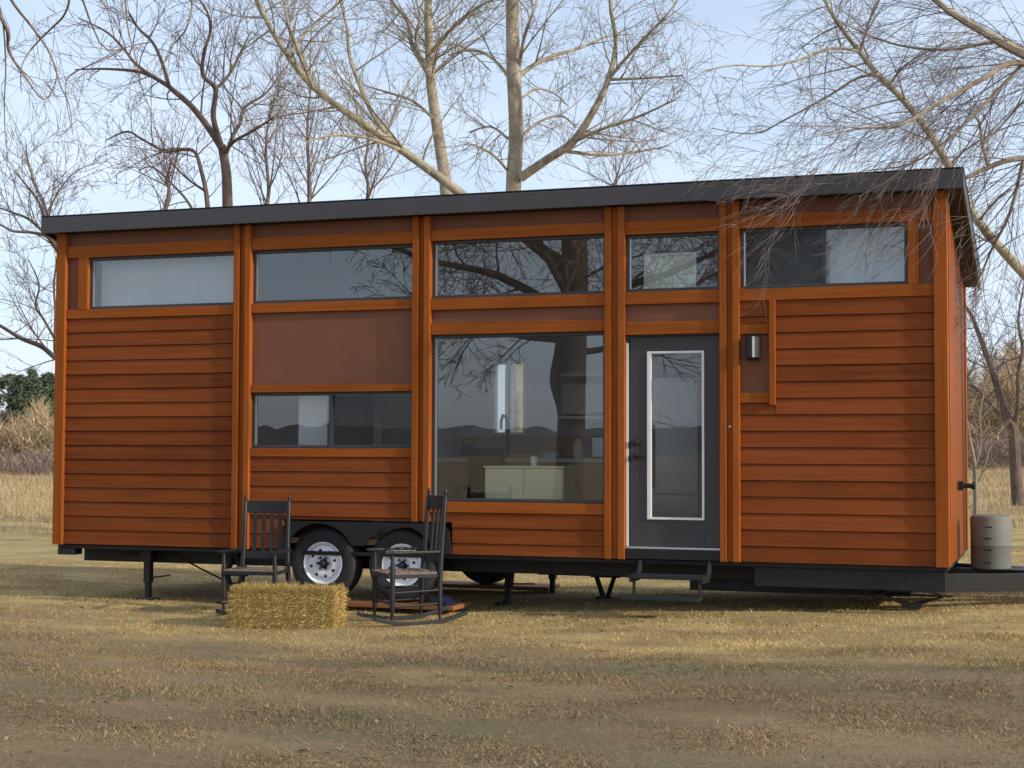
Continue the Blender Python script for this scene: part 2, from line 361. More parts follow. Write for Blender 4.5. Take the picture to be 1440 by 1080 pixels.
blades('loose_straw', np.stack([bx, by, gz(bx, by)+.012], -1), M['straw'], .05, .16, .005, (1.40, 1.56), 16, 'loose golden straw spilled around the hay bale', 'straw')
x, y = wedge(3000, 6.4, 11, 1.1)
k = np.sin(x*1.3+2*y)*np.sin(y*.9-x*.7); sel = k > .15; x, y = x[sel], y[sel]
blades('straw_litter', np.stack([x, y, gz(x, y)+.006], -1), M['litter'], .06, .26, .005, (1.42, 1.57), 6, 'loose straw stalks lying on the yard', 'straw')
x, y = wedge(2600, 6.3, 18, 1.1); k = np.sin(x*.9+y)*np.sin(y*1.3-x*.4+2); sel = k > 0; x, y = x[sel], y[sel]
lm = MB()
for a, b in zip(x, y):
    z = float(gz(a, b))+.012; an = R.random()*6.283; l = R.uniform(.012, .03); w = l*R.uniform(.3, .5); c_, s_ = math.cos(an), math.sin(an); u = R.uniform(-.008, .012)
    lm.add([(a-l*c_, b-l*s_, z), (a-w*s_, b+w*c_, z+R.uniform(0, .012)), (a+l*c_, b+l*s_, z+u+.004), (a+w*s_, b-w*c_, z+R.uniform(0, .012))], [(0, 1, 2, 3)])
tag(lm.build('fallen_leaves', island('fallen_leaves', [(.10, .055, .03), (.22, .13, .07), (.30, .22, .13), (.07, .05, .035)])), 'small brown fallen leaves scattered over the yard', 'leaves', kind='stuff')
# tall weeds of the open field
x, y = wedge(60000, 27, 62, 1.2)
blades('tall_field_grass', np.stack([x, y, gz(x, y)-.02], -1), M['tall'], .06, .26, .025, (.1, .7), 8, 'tall dry straw coloured grass of the open field', 'grass')

# ------------------------------------------------------------------ the house on wheels
H = thing('tiny_house', 'long orange wooden tiny house on a two axle trailer', 'tiny house', (4.28, 1.2, 0))
Z0, Z1 = .54, 3.62
def hb(name, mat, *bx, bevel=.003, parent=H, label=None):
    mb = MB()
    for b in bx: mb.box(*b)
    o = mb.build(name, mat, parent, bevel=bevel)
    if label: o['label'] = label
    return o
def siding(x0, x1, z0, z1, pitch=.139, y=0):
    mb = MB(); z = z1
    while z > z0+.02:
        zb = max(z-pitch, z0); f = (z-zb)/pitch
        mb.prism([(y-.004-.012*f, zb+.0035), (y+.05, zb+.0035), (y+.05, z-.002), (y-.004, z-.002)], 'x', x0, x1); z = zb
    mb.box(x0+.001, x1-.001, y+.052, y+.095, z0, z1)
    return mb.build('siding', M['siding'], H)
def panel(x0, x1, z0, z1, y=.012): return hb('panel', M['brown'], (x0, x1, y, y+.08, z0, z1))
def rail(x0, x1, z0, z1, y=-.022): return hb('trim_rail', M['rail'], (x0, x1, y, .09, z0, z1))
def stile(x0, x1, z0, z1, y=-.026): return hb('trim_stile', M['post'], (x0, x1, y, .09, z0, z1))
# posts: two proud edge boards with a recessed board between
def post(x0, x1, z0=Z0, z1=Z1):
    w = .058
    return hb('post', M['post'], (x0, x0+w, -.05, .095, z0, z1), (x0+w, x1-w, -.012, .094, z0+.002, z1), (x1-w, x1, -.05, .095, z0, z1))
PX = [(1.988, 2.165), (3.832, 4.003), (5.655, 5.835), (6.675, 6.845)]
post(*PX[0]); post(*PX[1], z0=.83); post(*PX[2]); post(*PX[3])
hb('corner_post', M['post'], (0, .105, -.05, .12, Z0, Z1))
hb('corner_post', M['post'], (8.452, 8.558, -.05, .10, Z0, Z1))
b1, b2, b3, b4, b5 = (.105, 1.988), (2.165, 3.832), (4.003, 5.655), (5.835, 6.675), (6.845, 8.452)
for (a, b), (r0, r1), (m0, m1) in ((b1, (3.375, 3.49), (2.77, 2.86)), (b2, (3.375, 3.49), (2.775, 2.865)), (b3, (3.39, 3.49), (2.755, 2.86)), (b4, (3.37, 3.48), (2.755, 2.865)), (b5, (3.38, 3.49), (2.76, 2.86))):
    panel(a, b, r1, Z1); rail(a, b, r0, r1); rail(a, b, m0, m1)
# bay 1
panel(.105, .24, 2.86, 3.375); stile(.24, .35, 2.86, 3.375); siding(*b1, Z0, 2.77)
# bay 2
panel(*b2, 2.09, 2.775); rail(*b2, 2.02, 2.09); rail(*b2, 1.415, 1.495); siding(*b2, .83, 1.415); siding(2.165, 2.52, Z0, .829)
# bay 3
panel(*b3, 2.634, 2.755); rail(*b3, 2.53, 2.634); rail(*b3, .92, 1.015); siding(4.003, 4.22, .83, .92); siding(4.22, 5.655, Z0, .92)
# bay 4
panel(*b4, 2.60, 2.755); rail(*b4, 2.49, 2.60)
# bay 5
stile(8.245, 8.335, 2.86, 3.38); panel(8.335, 8.452, 2.86, 3.38)
siding(7.15, 8.452, 2.76-.139*7+.0005, 2.76); siding(6.845, 8.452, Z0, 2.76-.139*7); siding(6.845, 7.149, 2.76-.139*7+.0005, 1.889); siding(6.845, 7.10, 2.56, 2.76)
panel(6.845, 7.10, 1.975, 2.475); rail(6.845, 7.10, 2.475, 2.56); rail(6.845, 7.10, 1.89, 1.975); stile(7.10, 7.15, 1.868, 2.76, -.05)

def window(x0, x1, z0, z1, fr=.028, mull=None, blind=None, screen=False, y=.03):
    mb = MB(); d0, d1 = y-.012, .092
    mb.box(x0, x0+fr, d0, d1, z0, z1); mb.box(x1-fr, x1, d0, d1, z0, z1)
    mb.box(x0+fr, x1-fr, d0, d1, z0, z0+fr); mb.box(x0+fr, x1-fr, d0, d1, z1-fr, z1)
    w = mb.build('window', M['frame'], H, bevel=.003)
    g = MB().box(x0+fr+.001, x1-fr-.001, y+.012, y+.016, z0+fr+.001, z1-fr-.001).build('pane', M['glass'], w)
    bead = MB().box(x0+fr, x0+fr+.012, y-.002, y+.011, z0+fr, z1-fr).build('glazing_bead', M['alu'], w)
    if mull: MB().box(mull-.02, mull+.02, y-.008, d1-.003, z0+fr, z1-fr).box(mull-.006, mull+.012, y-.011, y-.0085, z0+fr+.01, z1-fr-.01).build('mullion', M['frame'], w, bevel=.002)
    if screen: MB().box(screen[0], screen[1], y+.004, y+.0055, z0+fr+.004, z1-fr-.004).build('insect_screen', M['mesh'], w)
    if blind:
        mb = MB(); a, b, yy = blind
        k = max(4, int((b-a)/.05)); prof = [(a+(b-a)*i/k, yy+.003*math.sin(i*1.9)) for i in range(k+1)]
        mb.prism(prof+[(u, v+.004) for u, v in reversed(prof)], 'z', z0+.02, z1-.01); mb.build('blind', M['pale'], w)
    return w
w1 = window(.352, 1.986, 2.862, 3.373, blind=(.40, 1.96, .14))
w2 = window(2.167, 3.83, 2.867, 3.373); w2['label'] = 'upper window reflecting tree branches'
window(2.167, 3.83, 1.497, 2.018, mull=2.99, blind=(2.60, 2.90, .13), screen=(3.012, 3.80))
window(4.005, 5.653, 2.862, 3.388)
wb = window(4.005, 5.653, 1.017, 2.528, fr=.03); wb['label'] = 'large picture window with kitchen behind it'
window(5.837, 6.673, 2.867, 3.368)
window(6.847, 8.243, 2.862, 3.378, mull=7.55, blind=(7.58, 8.20, .16), screen=(6.878, 7.529))

# entrance door
d = MB(); dx0, dx1, dz0, dz1 = 5.862, 6.668, .652, 2.476; gx0, gx1, gz0, gz1 = 6.02, 6.525, .885, 2.345
for b in ((dx0, gx0, .035, .08, dz0, dz1), (gx1, dx1, .035, .08, dz0, dz1), (gx0, gx1, .035, .08, dz0, gz0), (gx0, gx1, .035, .08, gz1, dz1)): d.box(*b)
door = d.build('door', M['door'], H, bevel=.003)
t = MB(); e = .02
for b in ((gx0, gx0+e*1.8, .022, .06, gz0, gz1), (gx1-e, gx1, .022, .06, gz0, gz1), (gx0+e*1.8, gx1-e, .022, .06, gz0, gz0+e), (gx0+e*1.8, gx1-e, .022, .06, gz1-e, gz1)): t.box(*b)
t.build('glass_trim', M['white'], door, bevel=.003)
MB().box(gx0+e*1.8+.001, gx1-e-.001, .048, .052, gz0+e+.001, gz1-e-.001).build('pane', M['dglass'], door)
MB().lathe([(.0, -.03), (.02, -.028), (.027, -.01), (.027, .034)], (5.925, .0, 1.555), 'y', 20).build('deadbolt', M['iron'], door, smooth=True)
h_ = MB().lathe([(.0, -.022), (.02, -.02), (.026, .0), (.026, .034)], (5.925, .0, 1.435), 'y', 20); h_.tube([(5.925, -.03, 1.435), (5.96, -.045, 1.435), (6.03, -.045, 1.432)], .009, 8)
h_.build('handle', M['iron'], door, smooth=True)
hb('door_frame', M['frame'], (5.837, 5.86, .02, .092, .652, 2.488), (6.67, 6.673, .02, .092, .652, 2.488), (5.86, 6.67, .02, .092, 2.478, 2.488), bevel=0)
MB().box(5.839, 5.856, -.001, .018, .655, 2.42).build('door_seal', M['white'], H)
hb('threshold', M['alu'], (5.84, 6.67, -.02, .09, .632, .650))
hb('door_sill', M['black'], (5.84, 6.67, -.03, .09, .545, .630))

# wall lamp, bell button, outlet
lp = MB(); cxl, rz_ = 6.958, .062
prof = [(cxl+rz_*math.cos(a), -.02-rz_*1.35*math.sin(a)) for a in [math.pi*i/14 for i in range(15)]]
lp.prism(prof, 'z', 2.27, 2.45); lp.box(cxl-.05, cxl+.05, -.02, .011, 2.25, 2.47)
lamp = lp.build('wall_lamp', M['iron'], H, bevel=.004)
MB().tube([(cxl+.018, -.101, 2.272), (cxl+.018, -.101, 2.448)], .012, 8).build('lamp_strip', M['alu'], lamp)
MB().lathe([(.0, -.028), (.011, -.026), (.013, -.0122)], (6.757, 0, 1.687), 'y', 14).build('bell_button', M['alu'], H)
sp_ = MB().box(8.56, 8.60, 1.15, 1.23, 1.14, 1.22); sp_.tube([(8.60, 1.19, 1.18), (8.66, 1.19, 1.18), (8.70, 1.19, 1.165)], .022, 10); sp_.lathe([(.035, 0), (.035, .02)], (8.68, 1.19, 1.18), 'x', 14)
sp_.build('hose_spigot', M['black'], H)

# end walls, back wall, floor, ceiling
YB = 2.45; ZB = 3.10
def roofz(y): return Z1-(y-0)*(Z1-ZB)/YB
for nm, xa, xb in (('end_wall', 0, .09), ('end_wall', 8.468, 8.558)):
    mb = MB()
    y0 = .12 if xa == 0 else .10
    mb.prism([(y0, Z0), (YB, Z0), (YB, ZB), (y0, roofz(y0))], 'x', xa+.02 if xa == 0 else xa, xb if xa == 0 else xb-.02); mb.build(nm, M['siding'], H)
xe = 8.558
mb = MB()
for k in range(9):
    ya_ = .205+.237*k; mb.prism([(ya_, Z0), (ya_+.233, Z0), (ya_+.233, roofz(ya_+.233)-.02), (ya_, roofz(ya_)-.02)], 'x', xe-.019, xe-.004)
mb.build('end_boarding', M['endwood_shade'], H, bevel=.003)
hb('corner_post', M['post'], (xe-.10, xe+.008, .1005, .20, Z0, roofz(.2)-.01))
hb('corner_post', M['post'], (xe-.10, xe+.012, 2.34, YB+.02, Z0, ZB))
hb('corner_post', M['post'], (-.012, .10, 2.34, YB+.02, Z0, ZB))
mb = MB(); bw = (3.75, 4.125, 1.64, 2.42)
for b in ((.09, bw[0], 2.35, YB, Z0, ZB), (bw[1], 8.468, 2.35, YB, Z0, ZB), (bw[0], bw[1], 2.35, YB, Z0, bw[2]), (bw[0], bw[1], 2.35, YB, bw[3], ZB)): mb.box(*b)
mb.build('back_wall', M['iwall'], H)
mb = MB(); fr = .03
for b in ((bw[0], bw[0]+fr, 2.34, 2.44, bw[2], bw[3]), (bw[1]-fr, bw[1], 2.34, 2.44, bw[2], bw[3]), (bw[0]+fr, bw[1]-fr, 2.34, 2.44, bw[2], bw[2]+fr), (bw[0]+fr, bw[1]-fr, 2.34, 2.44, bw[3]-fr, bw[3]), (3.925, 3.95, 2.345, 2.435, bw[2]+fr, bw[3]-fr)): mb.box(*b)
wk = mb.build('window', M['white'], H); MB().box(bw[0]+fr, bw[1]-fr, 2.40, 2.404, bw[2]+fr, bw[3]-fr).build('pane', M['glass'], wk)
hb('floor', M['iwood'], (.09, 8.468, .10, 2.35, .60, .655), bevel=0)
mb = MB(); mb.prism([(.1, Z1-.03), (2.35, roofz(2.35)-.03), (2.35, roofz(2.35)-.005), (.1, Z1-.005)], 'x', .09, 8.468); mb.build('ceiling', M['iwall'], H)
hb('partition', M['iwall'], (3.30, 3.36, .30, 2.35, .655, 2.62), bevel=0); hb('partition', M['iwall'], (6.74, 6.80, .12, 2.35, .655, 2.62), bevel=0)
hb('loft_floor', M['iwood'], (.09, 3.36, .12, 2.35, 2.621, 2.72), bevel=0); hb('loft_floor', M['iwood'], (6.74, 8.468, .12, 2.35, 2.621, 2.72), bevel=0)
# built-in kitchen
hb('kitchen_counter', M['iwood'], (3.37, 5.30, 1.78, 2.35, .655, 1.36))
hb('countertop', M['pale'], (3.37, 5.32, 1.74, 2.35, 1.362, 1.40))
hb('wall_cabinet', M['pale'], (4.63, 5.55, 1.98, 2.35, 1.85, 2.16))
hb('shelf', M['white'], (4.60, 5.55, 1.95, 2.35, 1.80, 1.83), (4.60, 5.55, 2.05, 2.35, 2.24, 2.27))
hb('backsplash', M['iwood'], (3.37, 5.55, 2.335, 2.349, 1.41, 1.63), bevel=0)
MB().tube([(3.99, 2.15, 1.40), (3.99, 2.15, 1.74), (3.99, 2.10, 1.83), (3.99, 2.0, 1.84), (3.99, 1.95, 1.78), (3.99, 1.95, 1.70)], .016, 8).build('faucet', M['iron'], H, smooth=True)

# roof: shed roof falling to the back
def rz(y): return Z1-.0-(y)*(Z1-ZB)/YB
rf = MB(); ya, yb = -.135, YB+.12
rf.prism([(ya+.02, rz(ya)+.003), (yb, rz(yb)+.003), (yb, rz(yb)+.112), (ya+.02, rz(ya)+.112)], 'x', -.10, 8.675)
roof = rf.build('roof', M['soffit'], H)
MB().prism([(ya, rz(ya)-.03), (ya+.0195, rz(ya)-.03), (ya+.0195, rz(ya)+.132), (ya, rz(ya)+.122)], 'x', -.125, 8.70).build('fascia', M['fascia'], roof, bevel=.003)
for xa, xb in ((-.125, -.101), (8.676, 8.70)):
    MB().prism([(ya+.02, rz(ya)-.03), (yb, rz(yb)-.03), (yb, rz(yb)+.128), (ya+.02, rz(ya)+.128)], 'x', xa, xb).build('fascia', M['fascia'], roof, bevel=.003)
MB().prism([(ya+.005, rz(ya)+.1335), (yb+.01, rz(yb)+.1335), (yb+.01, rz(yb)+.143), (ya+.005, rz(ya)+.143)], 'x', -.13, 8.705).build('roof_sheet', M['iron'], roof)

# chassis
ch = MB()
ch.box(.02, 8.54, .02, 2.43, .502, .538)
for y0 in (.35, 1.95): ch.box(.1, 8.5, y0, y0+.08, .36, .50)
for x0 in (.12, 1.3, 2.4, 4.3, 5.4, 6.5, 7.6, 8.42): ch.box(x0, x0+.05, .43, 1.95, .40, .501)
ch.box(.03, .22, .0, .14, .44, .501)
for x0 in (6.95, 8.0): ch.box(x0, 8.52 if x0 == 8.0 else 8.0, .05, .11, .335, .501)
ch.box(6.3, 8.2, .45, 1.94, .25, .398); ch.box(4.7, 6.2, 1.0, 1.94, .30, .398); ch.box(.5, 2.2, .5, 1.9, .40, .4995)  # belly boxes added to deepen the shade on the ground below
chassis = ch.build('chassis', M['black'], H, bevel=.003)
tg = MB(); tg.box(8.3, 10.6, 1.14, 1.26, .29, .455)
for s in (-1, 1):
    tg.add([(8.0, 1.2+s*.85, .30), (8.12, 1.2+s*.85, .30), (10.1, 1.2+s*.07, .30), (9.9, 1.2+s*.07, .30), (8.0, 1.2+s*.85, .45), (8.12, 1.2+s*.85, .45), (10.1, 1.2+s*.07, .45), (9.9, 1.2+s*.07, .45)],
           [(0, 1, 2, 3), (4, 5, 6, 7), (0, 1, 5, 4), (1, 2, 6, 5), (2, 3, 7, 6), (3, 0, 4, 7)])
tg.box(8.75, 9.12, 1.02, 1.38, .4551, .462)
tg.lathe([(.035, 0), (.035, .65)], (10.3, 1.2, .19), 'z', 12); tg.box(10.15, 10.45, 1.06, 1.34, .17, .19); tg.box(10.6, 10.75, 1.16, 1.24, .36, .44)
tg.build('tongue', M['iron'], H, bevel=.003)
for x0 in (2.913, 3.709): MB().tube([(x0, .05, .42), (x0, 2.4, .42)], .045, 12).box(x0-.3, x0+.3, .37, .43, .43, .47).build('axle', M['black'], H)

# wheels
WX = (2.913, 3.709); WZ = .425; RT_ = .335
def make_wheel():
    w = bpy.data.objects.new('wheel', None); C.objects.link(w); w.parent = H
    w.location = Vector((WX[0], .02, WZ))-H.location; w.empty_display_size = .1
    pr = [(.198, .03), (.205, .008), (.24, -.002), (.29, -.004), (.318, .006), (.333, .03), (RT_, .06), (RT_, .17), (.33, .2), (.30, .22), (.2, .21), (.195, .18)]
    t = MB()
    s = 48; vs = []
    for r, h in pr:
        for k in range(s): a = 2*math.pi*k/s; vs.append((r*math.cos(a), h, r*math.sin(a)))
    n_ = len(pr); t.add(vs, [(i*s+k, i*s+(k+1) % s, ((i+1) % n_)*s+(k+1) % s, ((i+1) % n_)*s+k) for i in range(n_) for k in range(s)])
    for k in range(64):   # tread blocks
        a = 2*math.pi*k/64; c, s_ = math.cos(a), math.sin(a)
        for y0 in (.062, .12):
            q = MB().box(RT_-.004, RT_+.006, y0, y0+.045, -.011, .011); q.xf(Matrix.Rotation(-a, 4, 'Y')); t.add(q.v, q.f)
    t.build('tyre', M['tyre'], w, smooth=True, local=True)
    r_ = MB(); r_.lathe([(.0, .03), (.06, .03), (.075, .022), (.10, .012), (.135, .018), (.155, .03), (.172, .034), (.178, .012), (.192, .004), (.199, .01), (.2, .03), (.19, .18), (.0, .18)], (0, 0, 0), 'y', 48)
    for k in range(8):
        a = 2*math.pi*(k+.3)/8; r_.lathe([(.0, .0125), (.0145, .0125), (.0145, .03)], (.122*math.cos(a), 0, .122*math.sin(a)), 'y', 14, 1)
    r_.lathe([(.0, -.03), (.022, -.029), (.03, -.01), (.034, .032)], (0, 0, 0), 'y', 20, 2)
    for k in range(6):
        a = 2*math.pi*k/6; r_.lathe([(.0, -.002), (.009, .0), (.011, .03)], (.055*math.cos(a), 0, .055*math.sin(a)), 'y', 6, 2)
    r_.build('rim', [M['rim'], M['dark'], M['iron']], w, smooth=True, local=True)
    return w
w0 = make_wheel()
for x0, y0, flip in ((WX[1], .02, 0), (WX[0], 2.43, 1), (WX[1], 2.43, 1)):
    w = copy_tree(w0, H); w.location = Vector((x0, y0, WZ))-H.location
    if flip: w.rotation_euler = (0, 0, math.pi)
# wheel arch
def arc(cx, a0, a1, r=.375, k=14): return [(cx+r*math.cos(math.radians(a0+(a1-a0)*i/k)), WZ+r*math.sin(math.radians(a0+(a1-a0)*i/k))) for i in range(k+1)]
pr = [(2.505, .545), (2.56, .74), (2.63, .815), (4.12, .815), (4.20, .74), (4.215, .545)] + arc(WX[1], 18, 152) + arc(WX[0], 28, 162)
MB().prism(pr, 'y', -.055, -.03).build('wheel_arch', M['black'], H)
MB().prism([(2.505, .543), (2.56, .74), (2.63, .815), (4.12, .815), (4.20, .74), (4.215, .543), (4.205, .543), (4.19, .735), (4.11, .805), (2.64, .805), (2.57, .735), (2.515, .543)], 'y', -.0299, .30).build('arch_liner', M['black'], H)

# stabiliser legs
def stab(x, y, lean=0, side=0):
    m = MB(); m.box(-.035, .035, -.035, .035, .17, .40); m.box(-.025, .025, -.025, .025, .03, .18); m.box(-.10, .10, -.06, .06, .0, .025); m.tube([(.03, 0, .22), (.26, -.02, .255)], .008, 6)
    m.xf(Matrix.Translation((x, y, 0)) @ Matrix.Rotation(lean, 4, 'Y')); m.box(x-.06, x+.06, y-.06, y+.06, .385, .502)
    return m.build('stabiliser_leg', M['black'], H, bevel=.002)
stab(.93, .22); stab(4.42, .9, .12); stab(.93, 2.1); stab(4.5, 2.1)
def scissor(x, y, h, w, z0=.05):
    m = MB()
    for yy in (y-.03, y+.03):
        for s in (-1, 1):
            m.tube([(x+s*.02, yy, z0), (x+s*w, yy, z0+h/2), (x+s*.02, yy, z0+h)], .018, 6)
    m.tube([(x-w-.06, y, z0+h/2), (x+w+.06, y, z0+h/2)], .009, 6); m.box(x-.08, x+.08, y-.06, y+.06, z0-.03, z0+.015); m.box(x-.06, x+.06, y-.06, y+.06, z0+h-.01, .502)
    return m.build('scissor_jack', M['iron'], H)
scissor(1.84, .30, .43, .085); scissor(8.22, .40, .16, .27, .19); scissor(5.2, 1.6, .40, .09)
# cables under the floor
cb = MB(); cb.tube([(.55, .3, .50), (.62, .25, .455), (.75, .25, .445), (.88, .28, .50)], .009, 6); cb.tube([(1.02, .3, .50), (1.2, .28, .44), (1.5, .25, .32), (1.72, .25, .23), (1.86, .3, .17)], .010, 6); cb.tube([(1.9, .2, .31), (2.05, .15, .33), (2.3, .2, .30)], .010, 6)
cb.build('cable', M['dark'], H, smooth=True)

# folding entrance steps (bolted to the chassis)
st = MB()
for x0 in (5.955, 6.565):
    st.prism([(-.02, .545), (.05, .545), (-.08, .37), (-.34, .37), (-.34, .395), (-.11, .399)], 'x', x0, x0+.03)
st.box(5.95, 6.60, -.36, -.10, .40, .425); st.box(5.93, 6.58, -.52, -.28, .235, .258)
for x0 in (5.985, 6.55): st.box(x0, x0+.02, -.34, -.31, .258, .40)
for k in range(6): st.box(5.97, 6.58, -.345+k*.04, -.332+k*.04, .425, .431); st.box(5.95, 6.56, -.505+k*.037, -.492+k*.037, .258, .264)
st.build('entrance_step', M['iron'], H, bevel=.003)

# ------------------------------------------------------------------ things in the house, seen through the glass
k = thing('low_cabinet', 'cream low cabinet standing just inside the large window', 'cabinet', (4.82, .42, .655))
MB().box(4.445, 5.195, .23, .60, .70, 1.318).build('cabinet_body', M['cabin'], k, bevel=.004); MB().box(4.435, 5.205, .215, .61, 1.32, 1.338).build('cabinet_top', M['cabin'], k, bevel=.004); MB().box(4.47, 5.17, .25, .58, .655, .699).build('plinth', M['iwood'], k)
for x0 in (4.455, 4.825): MB().box(x0, x0+.36, .219, .229, .71, 1.31).build('cabinet_door', M['cabin'], k, bevel=.003)
tag(MB().lathe([(.0, 0), (.026, 0), (.034, .085), (.03, .085), (.024, .006), (.0, .006)], (4.86, .40, 1.339), 'z', 20).build('cup', M['white'], smooth=True), 'small white cup on the cream cabinet behind the window', 'cup')
k = thing('refrigerator', 'steel refrigerator standing in the kitchen behind the door glass', 'refrigerator', (5.84, 2.0, .655))
MB().box(5.56, 6.10, 1.72, 2.32, .66, 2.20).build('body', M['steel'], k, bevel=.006); MB().box(5.56, 6.10, 1.69, 1.718, 1.06, 2.20).build('fridge_door', M['steel'], k, bevel=.006); MB().box(5.56, 6.10, 1.69, 1.718, .68, 1.05).build('freezer_drawer', M['steel'], k, bevel=.006)
MB().tube([(5.66, 1.66, 1.12), (5.66, 1.65, 1.4), (5.66, 1.66, 1.75)], .012, 8).build('handle', M['iron'], k)
k = thing('kettle', 'dark kettle on the kitchen counter behind the window', 'kettle', (3.62, 2.0, 1.40))
MB().lathe([(.0, 0), (.09, 0), (.10, .04), (.075, .12), (.03, .15), (.0, .15)], (3.62, 2.0, 1.40), 'z', 24).build('body', M['iron'], k, smooth=True); MB().tube([(3.55, 2.0, 1.52), (3.56, 2.0, 1.60), (3.68, 2.0, 1.60), (3.69, 2.0, 1.52)], .008, 6).build('handle', M['dark'], k); MB().tube([(3.70, 2.0, 1.46), (3.76, 2.0, 1.52)], [.016, .008], 8).build('spout', M['iron'], k)
tag(MB().lathe([(.0, 0), (.05, 0), (.055, .13), (.03, .17), (.03, .2), (.0, .2)], (4.82, 1.95, 1.40), 'z', 18).build('jar', M['pale'], smooth=True), 'pale jar at the right end of the kitchen counter', 'jar')
k = thing('microwave', 'dark microwave on the kitchen counter right of the sink', 'microwave', (5.10, 2.05, 1.401))
MB().box(4.98, 5.28, 1.85, 2.25, 1.405, 1.63).build('body', M['iron'], k, bevel=.006); MB().box(4.995, 5.20, 1.835, 1.849, 1.42, 1.615).build('microwave_door', M['steel'], k, bevel=.003)
tag(MB().lathe([(.0, 0), (.07, .0), (.11, .06), (.105, .06), (.065, .008), (.0, .008)], (4.52, 1.95, 1.401), 'z', 24).build('bowl', M['white'], smooth=True), 'white bowl on the kitchen counter beside the pale jar', 'bowl')
k = thing('dining_chair', 'dark dining chair inside at the left of the large window', 'chair', (4.03, 1.2, .655))
for dx in (-.17, .17):
    for dy in (-.17, .17): MB().box(4.03+dx-.017, 4.03+dx+.017, 1.2+dy-.017, 1.2+dy+.017, .655, 1.10).build('leg', M['dark'], k)
MB().box(3.84, 4.22, 1.01, 1.39, 1.101, 1.13).build('seat', M['dark'], k, bevel=.005); MB().box(3.84, 4.22, 1.38, 1.41, 1.131, 1.50).build('backrest', M['dark'], k, bevel=.005)
k = thing('framed_board', 'pale board in a white frame standing inside the upper window over the door', 'picture', (6.2, .15, 2.866))
mb = MB()
for b in ((5.965, 6.435, .13, .16, 3.19, 3.215), (5.965, 5.99, .13, .16, 2.87, 3.19), (6.41, 6.435, .13, .16, 2.87, 3.19)): mb.box(*b)
mb.build('frame', M['white'], k); MB().box(5.991, 6.409, .14, .15, 2.87, 3.189).build('board', plain('pale_green_board', (.74, .78, .60), .7), k)
hb('loft_ledge', M['iwood'], (5.84, 6.67, .12, .55, 2.82, 2.866), bevel=0)

# ------------------------------------------------------------------ things round the house
k = thing('plastic_drum', 'grey plastic drum with dark slots standing on the trailer tongue', 'drum', (8.83, 1.2, .462))
dr = MB().lathe([(.0, 0), (.165, 0), (.172, .02), (.173, .20), (.1755, .203), (.1755, .209), (.173, .212), (.175, .43), (.165, .455), (.12, .468), (.0, .470)], (8.83, 1.2, .462), 'z', 40)
for i, z in enumerate((.05, .16, .26, .36)):
    a = math.radians(-98+i*1.5)
    q = MB().box(.168, .1775, -.03, .03, z, z+.009); q.xf(Matrix.Translation((8.83, 1.2, .462)) @ Matrix.Rotation(a, 4, 'Z')); dr.add(q.v, q.f, 1)
dr.build('drum_body', [M['plastic'], M['dark']], k, smooth=True)
mb = MB().box(2.55, 4.27, -.10, .32, .045, .085); tag(mb.build('plank', M['redwood'], bevel=.005), 'reddish wooden plank under the near trailer wheels', 'plank')
mb = MB().box(2.55, 4.45, 2.1, 2.5, .045, .085); tag(mb.build('plank', M['redwood'], bevel=.005), 'wooden plank under the far trailer wheels, behind the near one', 'plank')
for i, (x, y, lb) in ((0, (2.62, -.02, 'dark blue chock on the plank left of the wheels')), (2, (4.14, -.02, 'dark blue chock on the plank behind the rocking chair'))):
    m = MB().prism([(x-.1, .087), (x+.1, .087), (x+.1, .16), (x+.0, .16)] if i != 2 else [(x-.1, .087), (x+.1, .087), (x+.0, .16), (x-.1, .16)], 'y', y-.08, y+.12)
    tag(m.build('wheel_chock', M['blue'], bevel=.004), lb, 'wheel chock', 'blue chocks at the wheels')
tag(MB().box(1.70, 1.98, .18, .42, .0, .018).build('jack_pad', M['blue'], bevel=.004), 'flat blue pad under the scissor jack left of the chair', 'pad')

